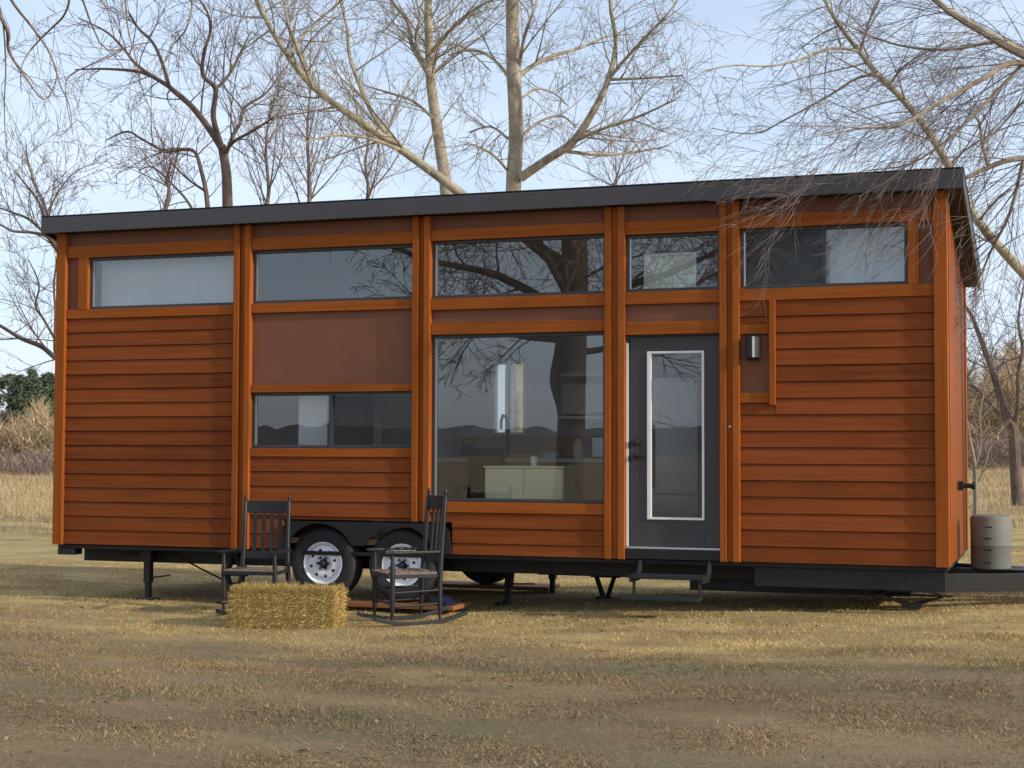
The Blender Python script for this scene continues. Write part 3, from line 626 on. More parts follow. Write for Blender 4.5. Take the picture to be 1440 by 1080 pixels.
# hay bale
def bale():
    ang = math.atan2(.15, .99); k = thing('hay_bale', 'golden rectangular hay bale lying in front of the rocking chairs', 'hay bale', (3.29, -1.42, 0), ang)
    import bmesh
    r = random.Random(4); mb = MB()
    lx, ly, lz = .88, .40, .325; nx, ny, nz = 64, 16, 12
    def pt(u, v, w):   # rounded, uneven box
        x, y, z = (u-.5)*lx, (v-.5)*ly, w*lz
        e = .06
        def rr(a, b): return math.copysign(max(abs(a)-b, 0), a)
        n = (math.sin(x*23+z*9)+math.sin(z*31-y*17+x*5)+math.sin(y*27+x*13))*.007
        n += (.016*math.sin(x*37+2*math.sin(x*9))+.010*math.sin(x*83+z*6))*(1 if w > .01 else 0)
        q = Vector((x, y, z-lz/2)); c = Vector((rr(0, 0), 0, 0))
        inn = Vector((max(-lx/2+e, min(lx/2-e, q.x)), max(-ly/2+e, min(ly/2-e, q.y)), max(-lz/2+e, min(lz/2-e, q.z))))
        dlt = q-inn
        if dlt.length > 1e-6: q = inn+dlt.normalized()*min(dlt.length, e)
        q = q*(1+n); return (q.x, q.y, q.z+lz/2)
    def sheet(f, a, b):
        o = len(mb.v); mb.v += [f(i/a, j/b) for i in range(a+1) for j in range(b+1)]
        for i in range(a):
            for j in range(b): mb.f.append((o+i*(b+1)+j, o+(i+1)*(b+1)+j, o+(i+1)*(b+1)+j+1, o+i*(b+1)+j+1)); mb.m.append(0)
    sheet(lambda s, t: pt(s, 0, t), nx, nz); sheet(lambda s, t: pt(s, 1, t), nx, nz); sheet(lambda s, t: pt(s, t, 1), nx, ny); sheet(lambda s, t: pt(s, t, 0), nx, ny); sheet(lambda s, t: pt(0, s, t), ny, nz); sheet(lambda s, t: pt(1, s, t), ny, nz)
    for i in range(30000):   # straws
        face = r.random(); u, v, w = r.random(), r.random(), r.random()
        if face < .45: v = 0; nrm = Vector((0, -1, 0))
        elif face < .55: v = 1; nrm = Vector((0, 1, 0))
        elif face < .78: w = 1; nrm = Vector((0, 0, 1))
        elif face < .89: u = 0; nrm = Vector((-1, 0, 0))
        else: u = 1; nrm = Vector((1, 0, 0))
        p = Vector(pt(u, v, w))
        if nrm.z: d = Vector((r.gauss(0, .5), r.gauss(0, 1), r.gauss(0, .25)))
        else: d = Vector((r.gauss(0, .4), r.gauss(0, .4), r.gauss(0, 1)))
        d = (d - nrm*d.dot(nrm)*.5 + nrm*r.uniform(-.10, .07)).normalized()*r.uniform(.04, .13)
        s = d.cross(nrm).normalized()*r.uniform(.0011, .0024); p = p+nrm*r.uniform(-.004, .006)-d*.5
        if p.z < .0: p.z = .002
        q = p+d
        if q.z < 0: q.z = .003
        mb.add([p-s, p+s, q+s*.6, q-s*.6], [(0, 1, 2, 3)])
    mb.build('straw_body', M['straw'], k, local=True)
    tw = MB()
    for z in (.10, .22): 
        pts = [(-.49, -.1+z*.2, z), (-.49, -.215, z), (0, -.222, z), (.49, -.215, z), (.49, .2, z)]; tw.tube(pts, .0025, 5)
    tw.build('twine', plain('twine', (.40, .28, .11), .9), k, local=True)
bale()

# rocking chairs
def rocking_chair():
    k = thing('rocking_chair', '', 'rocking chair')
    ch = M['chair']
    R0 = 1.25
    def rz_(y): return R0-math.sqrt(R0*R0-y*y)
    for s in (-1, 1):
        prof = [(-.36+.80*i/20, rz_(-.36+.80*i/20)) for i in range(21)]
        MB().prism(prof+[(u, v+.034) for u, v in reversed(prof)], 'x', s*.245-.016, s*.245+.016).build('rocker', ch, k, local=True, bevel=.003)
        lp_ = [(.0, .012), (.04, .013), (.10, .021), (.20, .024), (.33, .022), (.40, .024), (.50, .017), (.585, .013)]
        m = MB(); zb = rz_(-.21)+.034; m.tube([(s*.245, -.21, zb+h*.925) for h, _ in lp_], [q for _, q in lp_], 10); m.build('front_leg', ch, k, smooth=True, local=True)
        yb0 = .20; zb = rz_(yb0)+.034
        bp = [(0, .011), (.04, .013), (.10, .02), (.18, .022), (.30, .023), (.60, .022), (.80, .021), (.97, .019), (1.005, .012), (1.02, .017), (1.04, .016), (1.055, .008)]
        m = MB(); m.tube([(s*(.245-.03*min(1, h/.5)), yb0+.015*h+.06*max(0, h-.35), zb+h) for h, _ in bp], [q for _, q in bp], 10); m.build('back_post', ch, k, smooth=True, local=True)
        m = MB().prism([(s*.245-.04, -.28), (s*.245+.04, -.28), (s*.245+.045, -.2), (s*.24+.022, .2), (s*.24-.022, .2), (s*.245-.035, -.2)], 'z', .585, .607); m.build('arm', ch, k, local=True, bevel=.006)
        for z in (.16, .27): MB().tube([(s*.243, -.21, z), (s*.235, .205, z+.015)], .0095, 8).build('stretcher', ch, k, smooth=True, local=True)
    for z in (.18, .29): MB().tube([(-.24, -.21, z), (.24, -.21, z)], .0095, 8).build('stretcher', ch, k, smooth=True, local=True)
    MB().tube([(-.235, .205, .22), (.235, .205, .22)], .0095, 8).build('stretcher', ch, k, smooth=True, local=True)
    m = MB(); m.box(-.255, .255, -.245, -.205, .385, .42); m.box(-.225, .225, .18, .215, .385, .42)
    for s in (-1, 1): m.box(s*.235-.02, s*.235+.02, -.205, .18, .386, .419)
    m.build('seat_frame', ch, k, local=True, bevel=.004)
    m = MB()
    for i in range(20):
        for j in range(18):
            x0, y0 = -.235+i*.0235, -.24+j*.0232
            h = .421+.012*(1 if (i//2+j//2) % 2 else .6); m.box(x0, x0+.022, y0, y0+.0218, .412, h)
    m.build('seat', M['woven'], k, local=True)
    yk = lambda z: .20+.015*z+.06*max(0, z-.38)
    for z0, z1, nm in ((.93, 1.045, 'top_rail'), (.50, .57, 'lower_rail')):
        ym = yk((z0+z1)/2); pr = [(-.205+.41*i/12, ym+.028*math.sin(math.pi*i/12)) for i in range(13)]
        MB().prism(pr+[(u, v+.02) for u, v in reversed(pr)], 'z', z0, z1).build(nm, ch, k, local=True, bevel=.004)
    for i in range(4):
        x = -.123+.082*i; bow = .028*math.sin(math.pi*(x+.205)/.41)
        m = MB(); vs = []
        for z in (.572, .75, .928):
            y = yk(z)+bow; vs += [(x-.019, y, z), (x+.019, y, z), (x+.019, y+.012, z), (x-.019, y+.012, z)]
        fs = [(0, 3, 2, 1), (8, 9, 10, 11)]+[(j*4+q, j*4+(q+1) % 4, j*4+4+(q+1) % 4, j*4+4+q) for j in range(2) for q in range(4)]
        m.add(vs, fs); m.build('back_slat', ch, k, local=True, bevel=.002)
    return k
rc = rocking_chair(); G = 'black rocking chairs in front of the house'
rc.location = (2.60, -.66, 0); rc.rotation_euler = (0, 0, math.radians(8)); rc.scale = (.97, .97, .97); tag(rc, 'black slatted rocking chair behind the hay bale, facing the viewer', 'rocking chair', G)
r2 = copy_tree(rc); r2.location = (4.12, -.80, 0); r2.rotation_euler = (0, 0, math.radians(-49)); r2.scale = (1.03, 1.03, 1.04); tag(r2, 'black slatted rocking chair turned sideways in front of the rear wheel', 'rocking chair', G)

# ------------------------------------------------------------------ trees
def cr(pts, sub=4):     # smooth a polyline of (Vector, radius)
    out = []
    n = len(pts)
    for i in range(n-1):
        p0, p1, p2, p3 = pts[max(i-1, 0)], pts[i], pts[i+1], pts[min(i+2, n-1)]
        for j in range(sub):
            t = j/sub; a = p0[0]; b = p1[0]; c = p2[0]; d = p3[0]
            v = .5*((2*b)+(c-a)*t+(2*a-5*b+4*c-d)*t*t+(3*b-a-3*c+d)*t**3)
            out.append((v, p1[1]+(p2[1]-p1[1])*t))
    out.append(pts[-1]); return out
class Tree:
    def __init__(s, seed, rmin=.004):
        s.r = random.Random(seed); s.tr = MB(); s.cr = MB(); s.rmin = rmin; s.rk = .014
    def limb(s, pts, trunk=True, sides=9, jit=.0):
        q = cr(pts); mb = s.tr if trunk else s.cr
        if jit: q = [(p+Vector((s.r.gauss(0, jit), s.r.gauss(0, jit), s.r.gauss(0, jit))), r) for p, r in q]
        mb.tube([p for p, _ in q], [r for _, r in q], sides); return q
    def twig(s, p, d, Ln, rad, lev, bias, kids, curl=.22):
        r = s.r; n = 6 if lev > 0 else 5; pts = [p]; d = d.normalized(); Ln *= 1.15
        bend = Vector((r.gauss(0, 1), r.gauss(0, 1), r.gauss(0, 1)))*curl
        for i in range(n):
            bend = bend*.8+Vector((r.gauss(0, 1), r.gauss(0, 1), r.gauss(0, 1)))*curl*.35
            d = (d+bend*.42+bias*.12).normalized(); pts.append(pts[-1]+d*Ln/n)
        rr = [max(s.rmin*(1-.35*i/n), rad*(1-.8*i/n)) for i in range(n+1)]
        s.cr.tube(pts, rr, 4 if rad > .012 else 3, cap=False)
        if lev > 0:
            m = kids[-lev] if isinstance(kids, tuple) else kids
            s.kids([(a, b) for a, b in zip(pts, rr)], m, Ln*.32, Ln*.7, lev-1, bias, kids, .12, curl, (25, 58))
    def kids(s, q, n, l0, l1, lev, bias, kids, t0=.1, curl=.22, ang=(35, 75), rmax=.022, shrink=.6):
        r = s.r; m = len(q)-1
        for i in range(n):
            t = t0+(1-t0)*(i+r.random())/n; f = t*m; j = min(int(f), m-1); p = q[j][0].lerp(q[j+1][0], f-j); tg_ = (q[j+1][0]-q[j][0]).normalized()
            o = tg_.orthogonal(); o.rotate(__import__('mathutils').Quaternion(tg_, r.random()*6.283)); a = math.radians(r.uniform(*ang))
            d = tg_*math.cos(a)+o.normalized()*math.sin(a)+bias*.25
            Ln = r.uniform(l0, l1)*(1-shrink*t*.6); pr = q[j][1]
            s.twig(p, d, Ln, max(s.rmin, min(pr*.5, s.rk*Ln**.7)), lev, bias, kids, curl)
    def done(s, name, label, cat, bm, tm, group=None):
        base = min((Vector(v) for v in s.tr.v), key=lambda v: v.z) if s.tr.v else Vector((0, 0, 0))
        k = thing(name, label, cat, (base.x, base.y, float(gz(base.x, base.y))), 0, group)
        s.tr.build('trunk', bm, k, smooth=True); s.cr.build('crown', tm, k); return k
UPV = Vector((0, 0, 1)); ZERO = Vector((0, 0, 0))
def PX_(l, dep, sc_=1): # list of (px, py, radius px[, ddepth])
    return [(W(a[0], a[1], dep+(a[3] if len(a) > 3 else 0)), a[2]*(dep+(a[3] if len(a) > 3 else 0))/F*sc_) for a in l]
def ground_under(px, dep, r):
    p = W(px, 600, dep); return (Vector((p.x, p.y, float(gz(p.x, p.y))-.1)), r*dep/F)

# tall straight cottonwood in the middle
T = Tree(21, .0034); D = 24.5
q = T.limb([ground_under(724, D, 15)]+PX_([(724, 420, 13), (722, 270, 11), (726, 190, 10.5), (722, 90, 10), (720, 0, 9), (716, -120, 7.5), (722, -260, 5), (716, -400, 2)], D))
LB = [(4, [(732, 250, 7, -.1), (770, 224, 6.2, -.3), (805, 200, 6, -.5), (835, 155, 5, -.7), (855, 112, 4.3, -.8), (866, 60, 3.3, -.8), (858, 0, 2.6, -.9), (866, -70, 1)]),
      (3, [(805, 200, 3, -.5), (850, 180, 2.3, -.7), (900, 163, 1.8, -.9), (950, 140, .8, -1.2)]), (3, [(855, 112, 3, -.8), (880, 82, 2.4, -1), (915, 45, 2, -1.2), (950, 5, 1.4, -1.3), (975, -40, .7)]),
      (3, [(728, 108, 4, 0), (750, 92, 3.2, .2), (780, 78, 2.6, .4), (820, 66, 2, .6), (852, 52, 1.4, .8), (890, 48, .7, 1)]), (2, [(718, 112, 2.8, 0), (695, 84, 2.2, .3), (665, 70, 1.8, .5), (630, 78, 1, .7)]),
      (2, [(730, 95, 3, 0), (738, 50, 2.6, -.4), (752, 12, 2, -.6), (765, -30, 1)]), (2, [(855, 112, 2.4, -.8), (905, 110, 1.7, -1), (960, 106, 1, -1.3)]), (2, [(790, 212, 3, -.4), (850, 218, 2.2, -.2), (905, 212, 1.4, .1), (940, 205, .7)]),
      (2, [(733, 190, 2.4, 0), (765, 168, 1.8, .4), (792, 164, 1.4, .7), (810, 180, .8)]), (2, [(731, 140, 2, 0), (755, 125, 1.6, .5), (780, 132, 1.2, .9), (800, 150, .6)]), (2, [(714, 195, 2, 0), (690, 178, 1.6, .4), (660, 186, 1.2, .8)]), (2, [(714, 240, 2, 0), (690, 215, 1.6, -.4), (655, 200, 1.2, -.8)])]
T.kids(q[20:], 34, .7, 1.7, 2, UPV*.1, (5, 4), .0, .25)
for lev, l in LB:
    q = T.limb(PX_(l, D), sides=7); T.kids(q, 13 if lev > 2 else 8, .5, 1.5, 2, UPV*.15, (5, 4), .1, .26)
T.done('cottonwood_tree', 'tall straight pale trunked bare tree rising behind the middle of the house', 'tree', M['bark_pale'], M['twig_pale'])

# second, slimmer cottonwood left of it
T = Tree(22, .0036); D = 27
q = T.limb([ground_under(640, D, 13)]+PX_([(636, 400, 11), (628, 272, 9), (618, 200, 8, .1), (607, 125, 7.2, .2), (604, 75, 6.3, .2), (602, 0, 5.2, .2), (606, -120, 4, .2), (600, -240, 1.5)], D))
T.kids(q[16:], 40, .8, 1.9, 2, UPV*.15, (5, 4), 0, .25)
for l in ([(606, 110, 4), (580, 65, 3.4, .4), (572, 28, 2.8, .5), (550, 0, 2.4, .6), (530, -40, 1.2)], [(607, 72, 3), (640, 35, 2.5, -.5), (665, 15, 2, -.7), (705, -8, 1, -1)], [(608, 165, 2.6), (580, 142, 2, .4), (545, 130, 1.6, .7), (512, 120, .9, 1)], [(600, 95, 3), (585, 60, 2.4, -.3), (590, 20, 2, -.5), (575, -30, 1)], [(604, 80, 3), (625, 62, 2.4, .4), (655, 68, 1.7, .7), (690, 100, .9, 1)]):
    q = T.limb(PX_(l, D), sides=6); T.kids(q, 10, .6, 1.5, 2, UPV*.15, (5, 4), .1, .26)
T.done('cottonwood_tree', 'slim pale trunked bare tree left of the tall straight one', 'tree', M['bark_pale'], M['twig_pale'])

# leaning yellow-barked tree
T = Tree(23, .0034); D = 21.5
q = T.limb([ground_under(790, D, 11)]+PX_([(735, 345, 8.5), (655, 278, 7.2), (605, 240, 6.3, .1), (545, 197, 5.6, .2), (490, 160, 5, .3), (440, 122, 4.5, .4), (405, 78, 4, .4), (378, 35, 3.4, .5), (360, -5, 3, .6), (335, -60, 1.5, .8)], D))
T.kids(q[12:], 34, .6, 1.6, 2, UPV*.3+Vector((-.1, 0, 0)), (5, 4), 0, .24)
for l in ([(605, 240, 4), (560, 205, 3.6, .5), (530, 170, 3.4, .7), (510, 130, 3, .9), (492, 80, 2.6, 1), (488, 40, 2.2, 1), (478, 0, 1.6, 1.2), (470, -40, .8)], [(560, 210, 3), (520, 195, 2.4, -.4), (470, 190, 1.8, -.7), (430, 200, 1, -.9)], [(440, 122, 3), (415, 60, 2.4, -.4), (402, 20, 2, -.6), (395, -30, 1)], [(405, 78, 2.6), (435, 40, 2, .5), (470, 10, 1.6, .6), (500, -20, .8)]):
    q = T.limb(PX_(l, D), sides=6); T.kids(q, 10, .5, 1.4, 2, UPV*.25, (5, 4), .1, .26)
T.done('leaning_tree', 'bare tree with yellow bark leaning far to the left behind the roof', 'tree', M['bark_yel'], M['twig_pale'])

# dark tree behind the left half
T = Tree(24, .0045); D = 30
q = T.limb([ground_under(322, D, 10)]+PX_([(321, 400, 9), (320, 285, 7.5), (318, 240, 6.8), (312, 205, 6, .1)], D))
for lv, l in ((3, [(312, 208, 5.5), (295, 182, 4.8), (270, 150, 4.2, .2), (245, 128, 3.8, .3), (232, 118, 3.2, .4), (200, 102, 2.6, .6), (150, 97, 1.8, .9), (105, 98, .8, 1.2)]), (3, [(312, 208, 4.5), (300, 165, 4, -.2), (303, 125, 3.5, -.3), (285, 105, 3, -.4), (288, 70, 2.6, -.5), (296, 45, 2.2, -.5), (292, 18, 1.8, -.6), (275, -8, 1)]),
              (3, [(238, 122, 3), (228, 88, 2.6, .2), (215, 60, 2.2, .3), (195, 40, 1.8, .3), (180, 15, 1)]), (3, [(232, 118, 2.6), (193, 92, 2.2, -.3), (175, 70, 1.9, -.4), (150, 45, 1.5, -.5), (110, 25, .8, -.6)]), (2, [(316, 222, 3.4), (328, 190, 3, .2), (338, 172, 2.6, .3), (345, 150, 2.3, .4), (375, 130, 1.6, .6), (400, 95, .8, .8)]),
              (2, [(316, 215, 3), (330, 198, 2.4, -.3), (358, 183, 1.8, -.5), (392, 160, 1, -.8)]), (2, [(303, 125, 2.6), (320, 108, 2.2, .3), (338, 75, 1.8, .5), (352, 45, .9, .7)])):
    q = T.limb(PX_(l, D), sides=7); T.kids(q, 9, .7, 1.9, 2, UPV*.3, (5, 4), .15, .27)
T.done('dark_tree', 'dark forked bare tree showing above the left half of the roof', 'tree', M['bark_dark'], M['twig_dark'])

# slender arching tree beside it
T = Tree(25, .0045); D = 31
q = T.limb([ground_under(300, D, 5)]+PX_([(296, 400, 4.5), (292, 290, 3.6), (283, 240, 3, .1), (272, 212, 2.6, .2), (245, 212, 2.2, .2), (232, 213, 2, .2), (200, 196, 1.7, .3), (178, 185, 1.4, .3), (148, 198, .7, .4)], D), sides=6)
T.kids(q[8:], 18, .6, 1.6, 2, UPV*.2, (4, 3), 0, .3)
for l in ([(294, 345, 2.4), (268, 290, 2), (245, 262, 1.6), (215, 235, 1.3), (195, 240, .7)], [(290, 270, 2), (262, 250, 1.6, .4), (238, 225, 1, .6)]):
    q = T.limb(PX_(l, D), sides=5); T.kids(q, 8, .5, 1.2, 2, UPV*.2, (4, 3), .1)
T.done('arching_tree', 'slender bare tree arching left beside the dark forked tree', 'tree', M['bark_dark'], M['twig_dark'])

# thin mauve trees in the gap
for i, (px, sd_, hh, lb) in enumerate(((372, 31, 150, 'thin bare tree close right of the dark forked tree'), (430, 32, 190, 'thin pale mauve bare tree under the leaning trunk'), (512, 34, 110, 'low bushy bare tree between leaning trunk and roof'), (232, 36, 65, 'short twiggy bare tree showing just above the roof left of the dark tree'), (862, 38, 55, 'short twiggy bare tree showing just above the roof right of the tall trunk'))):
    T = Tree(40+i, .0045); D = sd_+3
    q = T.limb([ground_under(px, D, 5)]+PX_([(px+2, 420, 4.2), (px-2, 320, 3.4), (px+6, 270, 2.8), (px+2, 290-hh*.55, 2), (px+10, 290-hh, .9)], D), sides=6)
    T.kids(q[8:], 16, .8, 2.4, 2, UPV*.7, (5, 4), 0, .25, (25, 60))
    T.done('thin_tree', lb, 'tree', M['twig_mauve'], M['twig_mauve'])

# tree at the left edge, its trunk behind the house
T = Tree(26, .004); D = 27
q = T.limb([ground_under(128, D, 8)]+PX_([(122, 590, 7), (108, 530, 6), (96, 505, 5.5)], D))
for l in ([(100, 512, 5), (78, 503, 4.2), (58, 487, 3.8, .2), (30, 476, 3.2, .4), (10, 464, 2.6, .5), (-30, 440, 1.8, .8), (-70, 420, .8)], [(98, 505, 3), (78, 500, 2.4), (78, 440, 2, .3), (76, 400, 1.6, .4), (82, 350, .8)], [(78, 478, 2), (62, 450, 1.7), (50, 430, 1.5), (55, 400, 1.2), (40, 365, .7)], [(96, 505, 4), (98, 420, 3.6, -.4), (86, 362, 3.2, -.6), (70, 335, 2.8, -.7), (45, 327, 2.2, -.7), (18, 325, 1.8, -.8), (0, 316, 1.4, -.8), (-40, 300, .8)],
          [(86, 362, 2.6, -.6), (66, 332, 2.3, -.6), (40, 308, 1.9, -.6), (15, 298, 1.5, -.6), (-20, 285, .8, -.7)], [(98, 420, 3, -.4), (82, 345, 2.7, -.2), (63, 310, 2.3, 0), (55, 285, 1.9, .1), (38, 262, 1.5, .2), (20, 240, .8, .3)], [(82, 345, 2.4, -.2), (66, 300, 2, 0), (60, 280, 1.7, 0), (50, 262, 1.4, .1), (40, 230, 1, .1), (36, 200, .6)], [(66, 300, 1.6), (85, 265, 1.2, .3), (103, 243, .6, .5)]):
    q = T.limb(PX_(l, D), sides=6); T.kids(q, 8, .5, 1.5, 2, UPV*.35, (5, 4), .12, .27)
T.done('edge_tree', 'dark bare tree spreading left from behind the left corner of the house', 'tree', M['bark_dark'], M['twig_dark'])

# pale diagonal tree at the right
T = Tree(27, .0032); D = 21
q = T.limb([ground_under(1620, D, 13)]+PX_([(1560, 520, 10), (1500, 445, 8.5), (1440, 385, 7.2), (1395, 335, 6.4), (1365, 295, 6), (1335, 235, 5.6, .1), (1305, 185, 5.2, .1), (1270, 140, 4.8, .2), (1235, 105, 4.2, .2), (1205, 68, 3.6, .3), (1180, 35, 3, .3), (1160, 0, 2.6, .4), (1140, -50, 1.4, .5)], D))
T.kids(q[14:], 34, .6, 1.6, 2, UPV*.1, (5, 4), 0, .24)
for l in ([(1208, 72, 2.4), (1170, 68, 2, -.3), (1130, 82, 1.7, -.5), (1085, 93, 1.4, -.7), (1030, 92, 1.1, -1), (985, 102, .7, -1.2)], [(1235, 105, 2.4), (1205, 110, 2, .3), (1165, 135, 1.7, .5), (1110, 165, 1.4, .7), (1060, 188, 1, .9), (1000, 180, .6, 1)], [(1210, 72, 2), (1222, 30, 1.6, -.3), (1240, -10, 1, -.5)], [(1250, 120, 2), (1275, 90, 1.6, -.4), (1320, 65, 1.2, -.7), (1370, 40, .7)]):
    q = T.limb(PX_(l, D), sides=6); T.kids(q, 9, .5, 1.3, 2, ZERO, (4, 3), .1, .26)
T.done('diagonal_tree', 'bare tree with pale yellow bark slanting up behind the right roof corner', 'tree', M['bark_yel'], M['twig_mauve'])

# overhanging tree at the right, limbs drooping in front of the roof corner
T = Tree(28, .0019); T.rk = .0062; D = 13.2
tp = ground_under(1990, D, 34)
q0 = T.limb([tp]+PX_([(1985, 450, 30), (1960, 250, 26), (1930, 60, 22), (1900, -150, 18), (1890, -380, 12), (1880, -600, 5)], D))
T.kids(q0[12:], 16, 1.2, 2.6, 2, UPV*.3, (6, 4), 0, .22)
DR = Vector((-.55, 0, -.55))
for n_, l in ((22, [(1930, 90, 15), (1750, 130, 11), (1560, 130, 9, .2), (1440, 76, 7.5, .3), (1385, 46, 6, .3), (1345, 22, 5, .3), (1315, 0, 4, .3), (1270, -40, 2, .4)]), (24, [(1950, 200, 14), (1760, 160, 9, -.3), (1580, 130, 6, -.5), (1440, 88, 4.5, -.6), (1380, 112, 3.8, -.7), (1320, 145, 3.2, -.7), (1265, 176, 2.6, -.8), (1215, 180, 1.8, -.8), (1160, 190, .9, -.9)]), (20, [(1960, 260, 13), (1760, 250, 8, .3), (1560, 225, 5.5, .4), (1440, 222, 4.2, .4), (1390, 235, 3.6, .4), (1340, 256, 2.8, .4), (1250, 268, 1.8, .3), (1180, 258, 1.0, .2), (1120, 255, .6, .2)]),
              (16, [(1440, 88, 3, -.6), (1400, 130, 2.5, -.5), (1340, 190, 2, -.5), (1280, 230, 1.3, -.4), (1215, 240, .7, -.3)]), (16, [(1500, 110, 3.5, .2), (1420, 60, 2.8, .6), (1330, 70, 2.2, .8), (1250, 60, 1.5, 1), (1180, 30, .8, 1.1)]), (18, [(1440, 222, 3, .4), (1420, 300, 2.3, .6), (1395, 350, 1.8, .8), (1370, 410, 1.1, .8)]),
              (10, [(1390, 236, 2.6, .4), (1382, 205, 2.2, .4), (1376, 170, 2, .5), (1360, 158, 1, .5)]), (10, [(1382, 205, 2, .4), (1410, 175, 1.6, .5), (1432, 150, 1.2, .5), (1470, 120, .8)])):
    q = T.limb(PX_(l, D), sides=7); T.kids(q[6 if len(l) > 6 else 0:], n_, .55, 1.45, 2, DR, (6, 4), 0, .17, (20, 55))
T.done('overhanging_tree', 'bare tree with drooping twigs hanging over the right end of the roof', 'tree', M['bark_pale'], M['twig_mauve'])

# small forked tree at the right edge
T = Tree(29, .005); D = 35
q = T.limb([(W(1434, 742, D), .17)]+PX_([(1432, 715, 9.5), (1428, 660, 8.2), (1424, 605, 8), (1416, 590, 7.5)], D))
for l in ([(1420, 598, 6.5), (1408, 565, 5.6), (1398, 528, 5), (1388, 500, 4.2, .2), (1376, 468, 3.4, .4), (1364, 440, 2.6, .5), (1340, 410, 1)], [(1415, 592, 3.6), (1395, 570, 3, .3), (1375, 548, 2.4, .5), (1362, 540, 1.8, .6), (1340, 520, 1)], [(1426, 600, 4), (1432, 570, 3.4, -.2), (1432, 525, 3, -.3), (1438, 490, 2.6, -.4), (1432, 450, 2, -.4), (1440, 400, 1)], [(1398, 528, 2.6), (1412, 510, 2, .4), (1440, 500, 1.5, .6), (1470, 490, .8)]):
    q = T.limb(PX_(l, D), sides=7); T.kids(q, 10, .7, 1.9, 2, UPV*.3, (5, 4), .15, .26)
T.done('forked_tree', 'small forked bare tree standing in the field at the right edge', 'tree', M['bark_dark'], M['twig_dark'])
T = Tree(30, .006); D = 29
q = T.limb([(W(1372, 745, D), .06)]+PX_([(1372, 690, 3.6), (1370, 650, 3), (1364, 618, 2.2), (1360, 590, 1.2)], D), sides=6)
for l in ([(1371, 660, 2), (1380, 620, 1.6), (1378, 585, 1.3), (1385, 545, .7)], [(1371, 690, 1.8), (1385, 655, 1.5), (1395, 625, 1.1), (1420, 618, .7)]):
    q = T.limb(PX_(l, D), sides=5); T.kids(q, 6, .3, .9, 1, UPV*.6, 4, .1)
T.done('sapling', 'thin pale sapling close beside the right end of the house', 'sapling', M['twig_pale'], M['twig_pale'])

# big cottonwood across the yard: mirrored in the windows, its hanging twigs reach into the top left
T = Tree(33, .006)
tx, ty = 2.15, -10.2
def Q(x, y, z, r): return (Vector((x, y, z)), r)
q0 = T.limb([Q(tx, ty, -.1, .30), Q(tx, ty, .8, .24), Q(tx+.05, ty, 2.0, .21), Q(tx-.02, ty, 2.6, .29), Q(tx+.06, ty+.05, 3.2, .24), Q(tx+.1, ty, 4.6, .20), Q(tx, ty, 6.5, .20), Q(tx+.2, ty, 8.5, .12), Q(tx, ty, 10.5, .04)], sides=12)
T.kids(q0[18:], 20, 1.5, 3.2, 2, UPV*.2, (7, 5), 0, .26)
for l in ([Q(tx, ty, 3.3, .17), Q(tx+1.0, ty+.6, 3.9, .13), Q(tx+2.1, ty+.9, 4.2, .09), Q(tx+3.3, ty+.5, 4.9, .05), Q(tx+4.2, ty+.2, 5.6, .02)], [Q(tx, ty, 3.6, .17), Q(tx-1.0, ty+.5, 4.2, .13), Q(tx-2.2, ty+.9, 4.5, .10), Q(tx-3.6, ty+1.0, 5.2, .06), Q(tx-5, ty+1.2, 5.8, .02)], [Q(tx, ty, 4.2, .15), Q(tx-1.3, ty-.3, 5.2, .11), Q(tx-2.8, ty-.2, 5.9, .07), Q(tx-4.2, ty, 6.9, .02)], [Q(tx, ty, 4.6, .14), Q(tx+1.2, ty-.5, 5.6, .10), Q(tx+2.6, ty-.8, 6.3, .05), Q(tx+3.4, ty-1, 7.2, .02)],
          [Q(tx, ty, 3.9, .15), Q(tx-.2, ty+1.6, 5.0, .11), Q(tx-.1, ty+3.0, 5.9, .08), Q(tx+.1, ty+4.2, 6.3, .05), Q(tx+.3, ty+5.4, 6.2, .02)], [Q(tx, ty, 4.4, .15), Q(tx-1.4, ty+1.3, 5.4, .11), Q(tx-2.2, ty+2.8, 6.0, .07), Q(tx-2.6, ty+4.4, 6.2, .03)], [Q(tx, ty, 3.0, .12), Q(tx+.8, ty-.4, 3.2, .09), Q(tx+1.7, ty-.3, 3.9, .05), Q(tx+2.4, ty-.4, 4.3, .02)], [Q(tx, ty, 3.2, .12), Q(tx-.9, ty+.1, 3.3, .09), Q(tx-1.8, ty-.1, 3.7, .05), Q(tx-2.8, ty, 3.9, .02)]):
    q = T.limb([(p, r_*.46) for p, r_ in l], sides=8); T.kids(q[2:], 20, .7, 2.0, 2, ZERO, (7, 5), 0, .3)
HD = 9.2; T.rmin = .0016; T.rk = .005
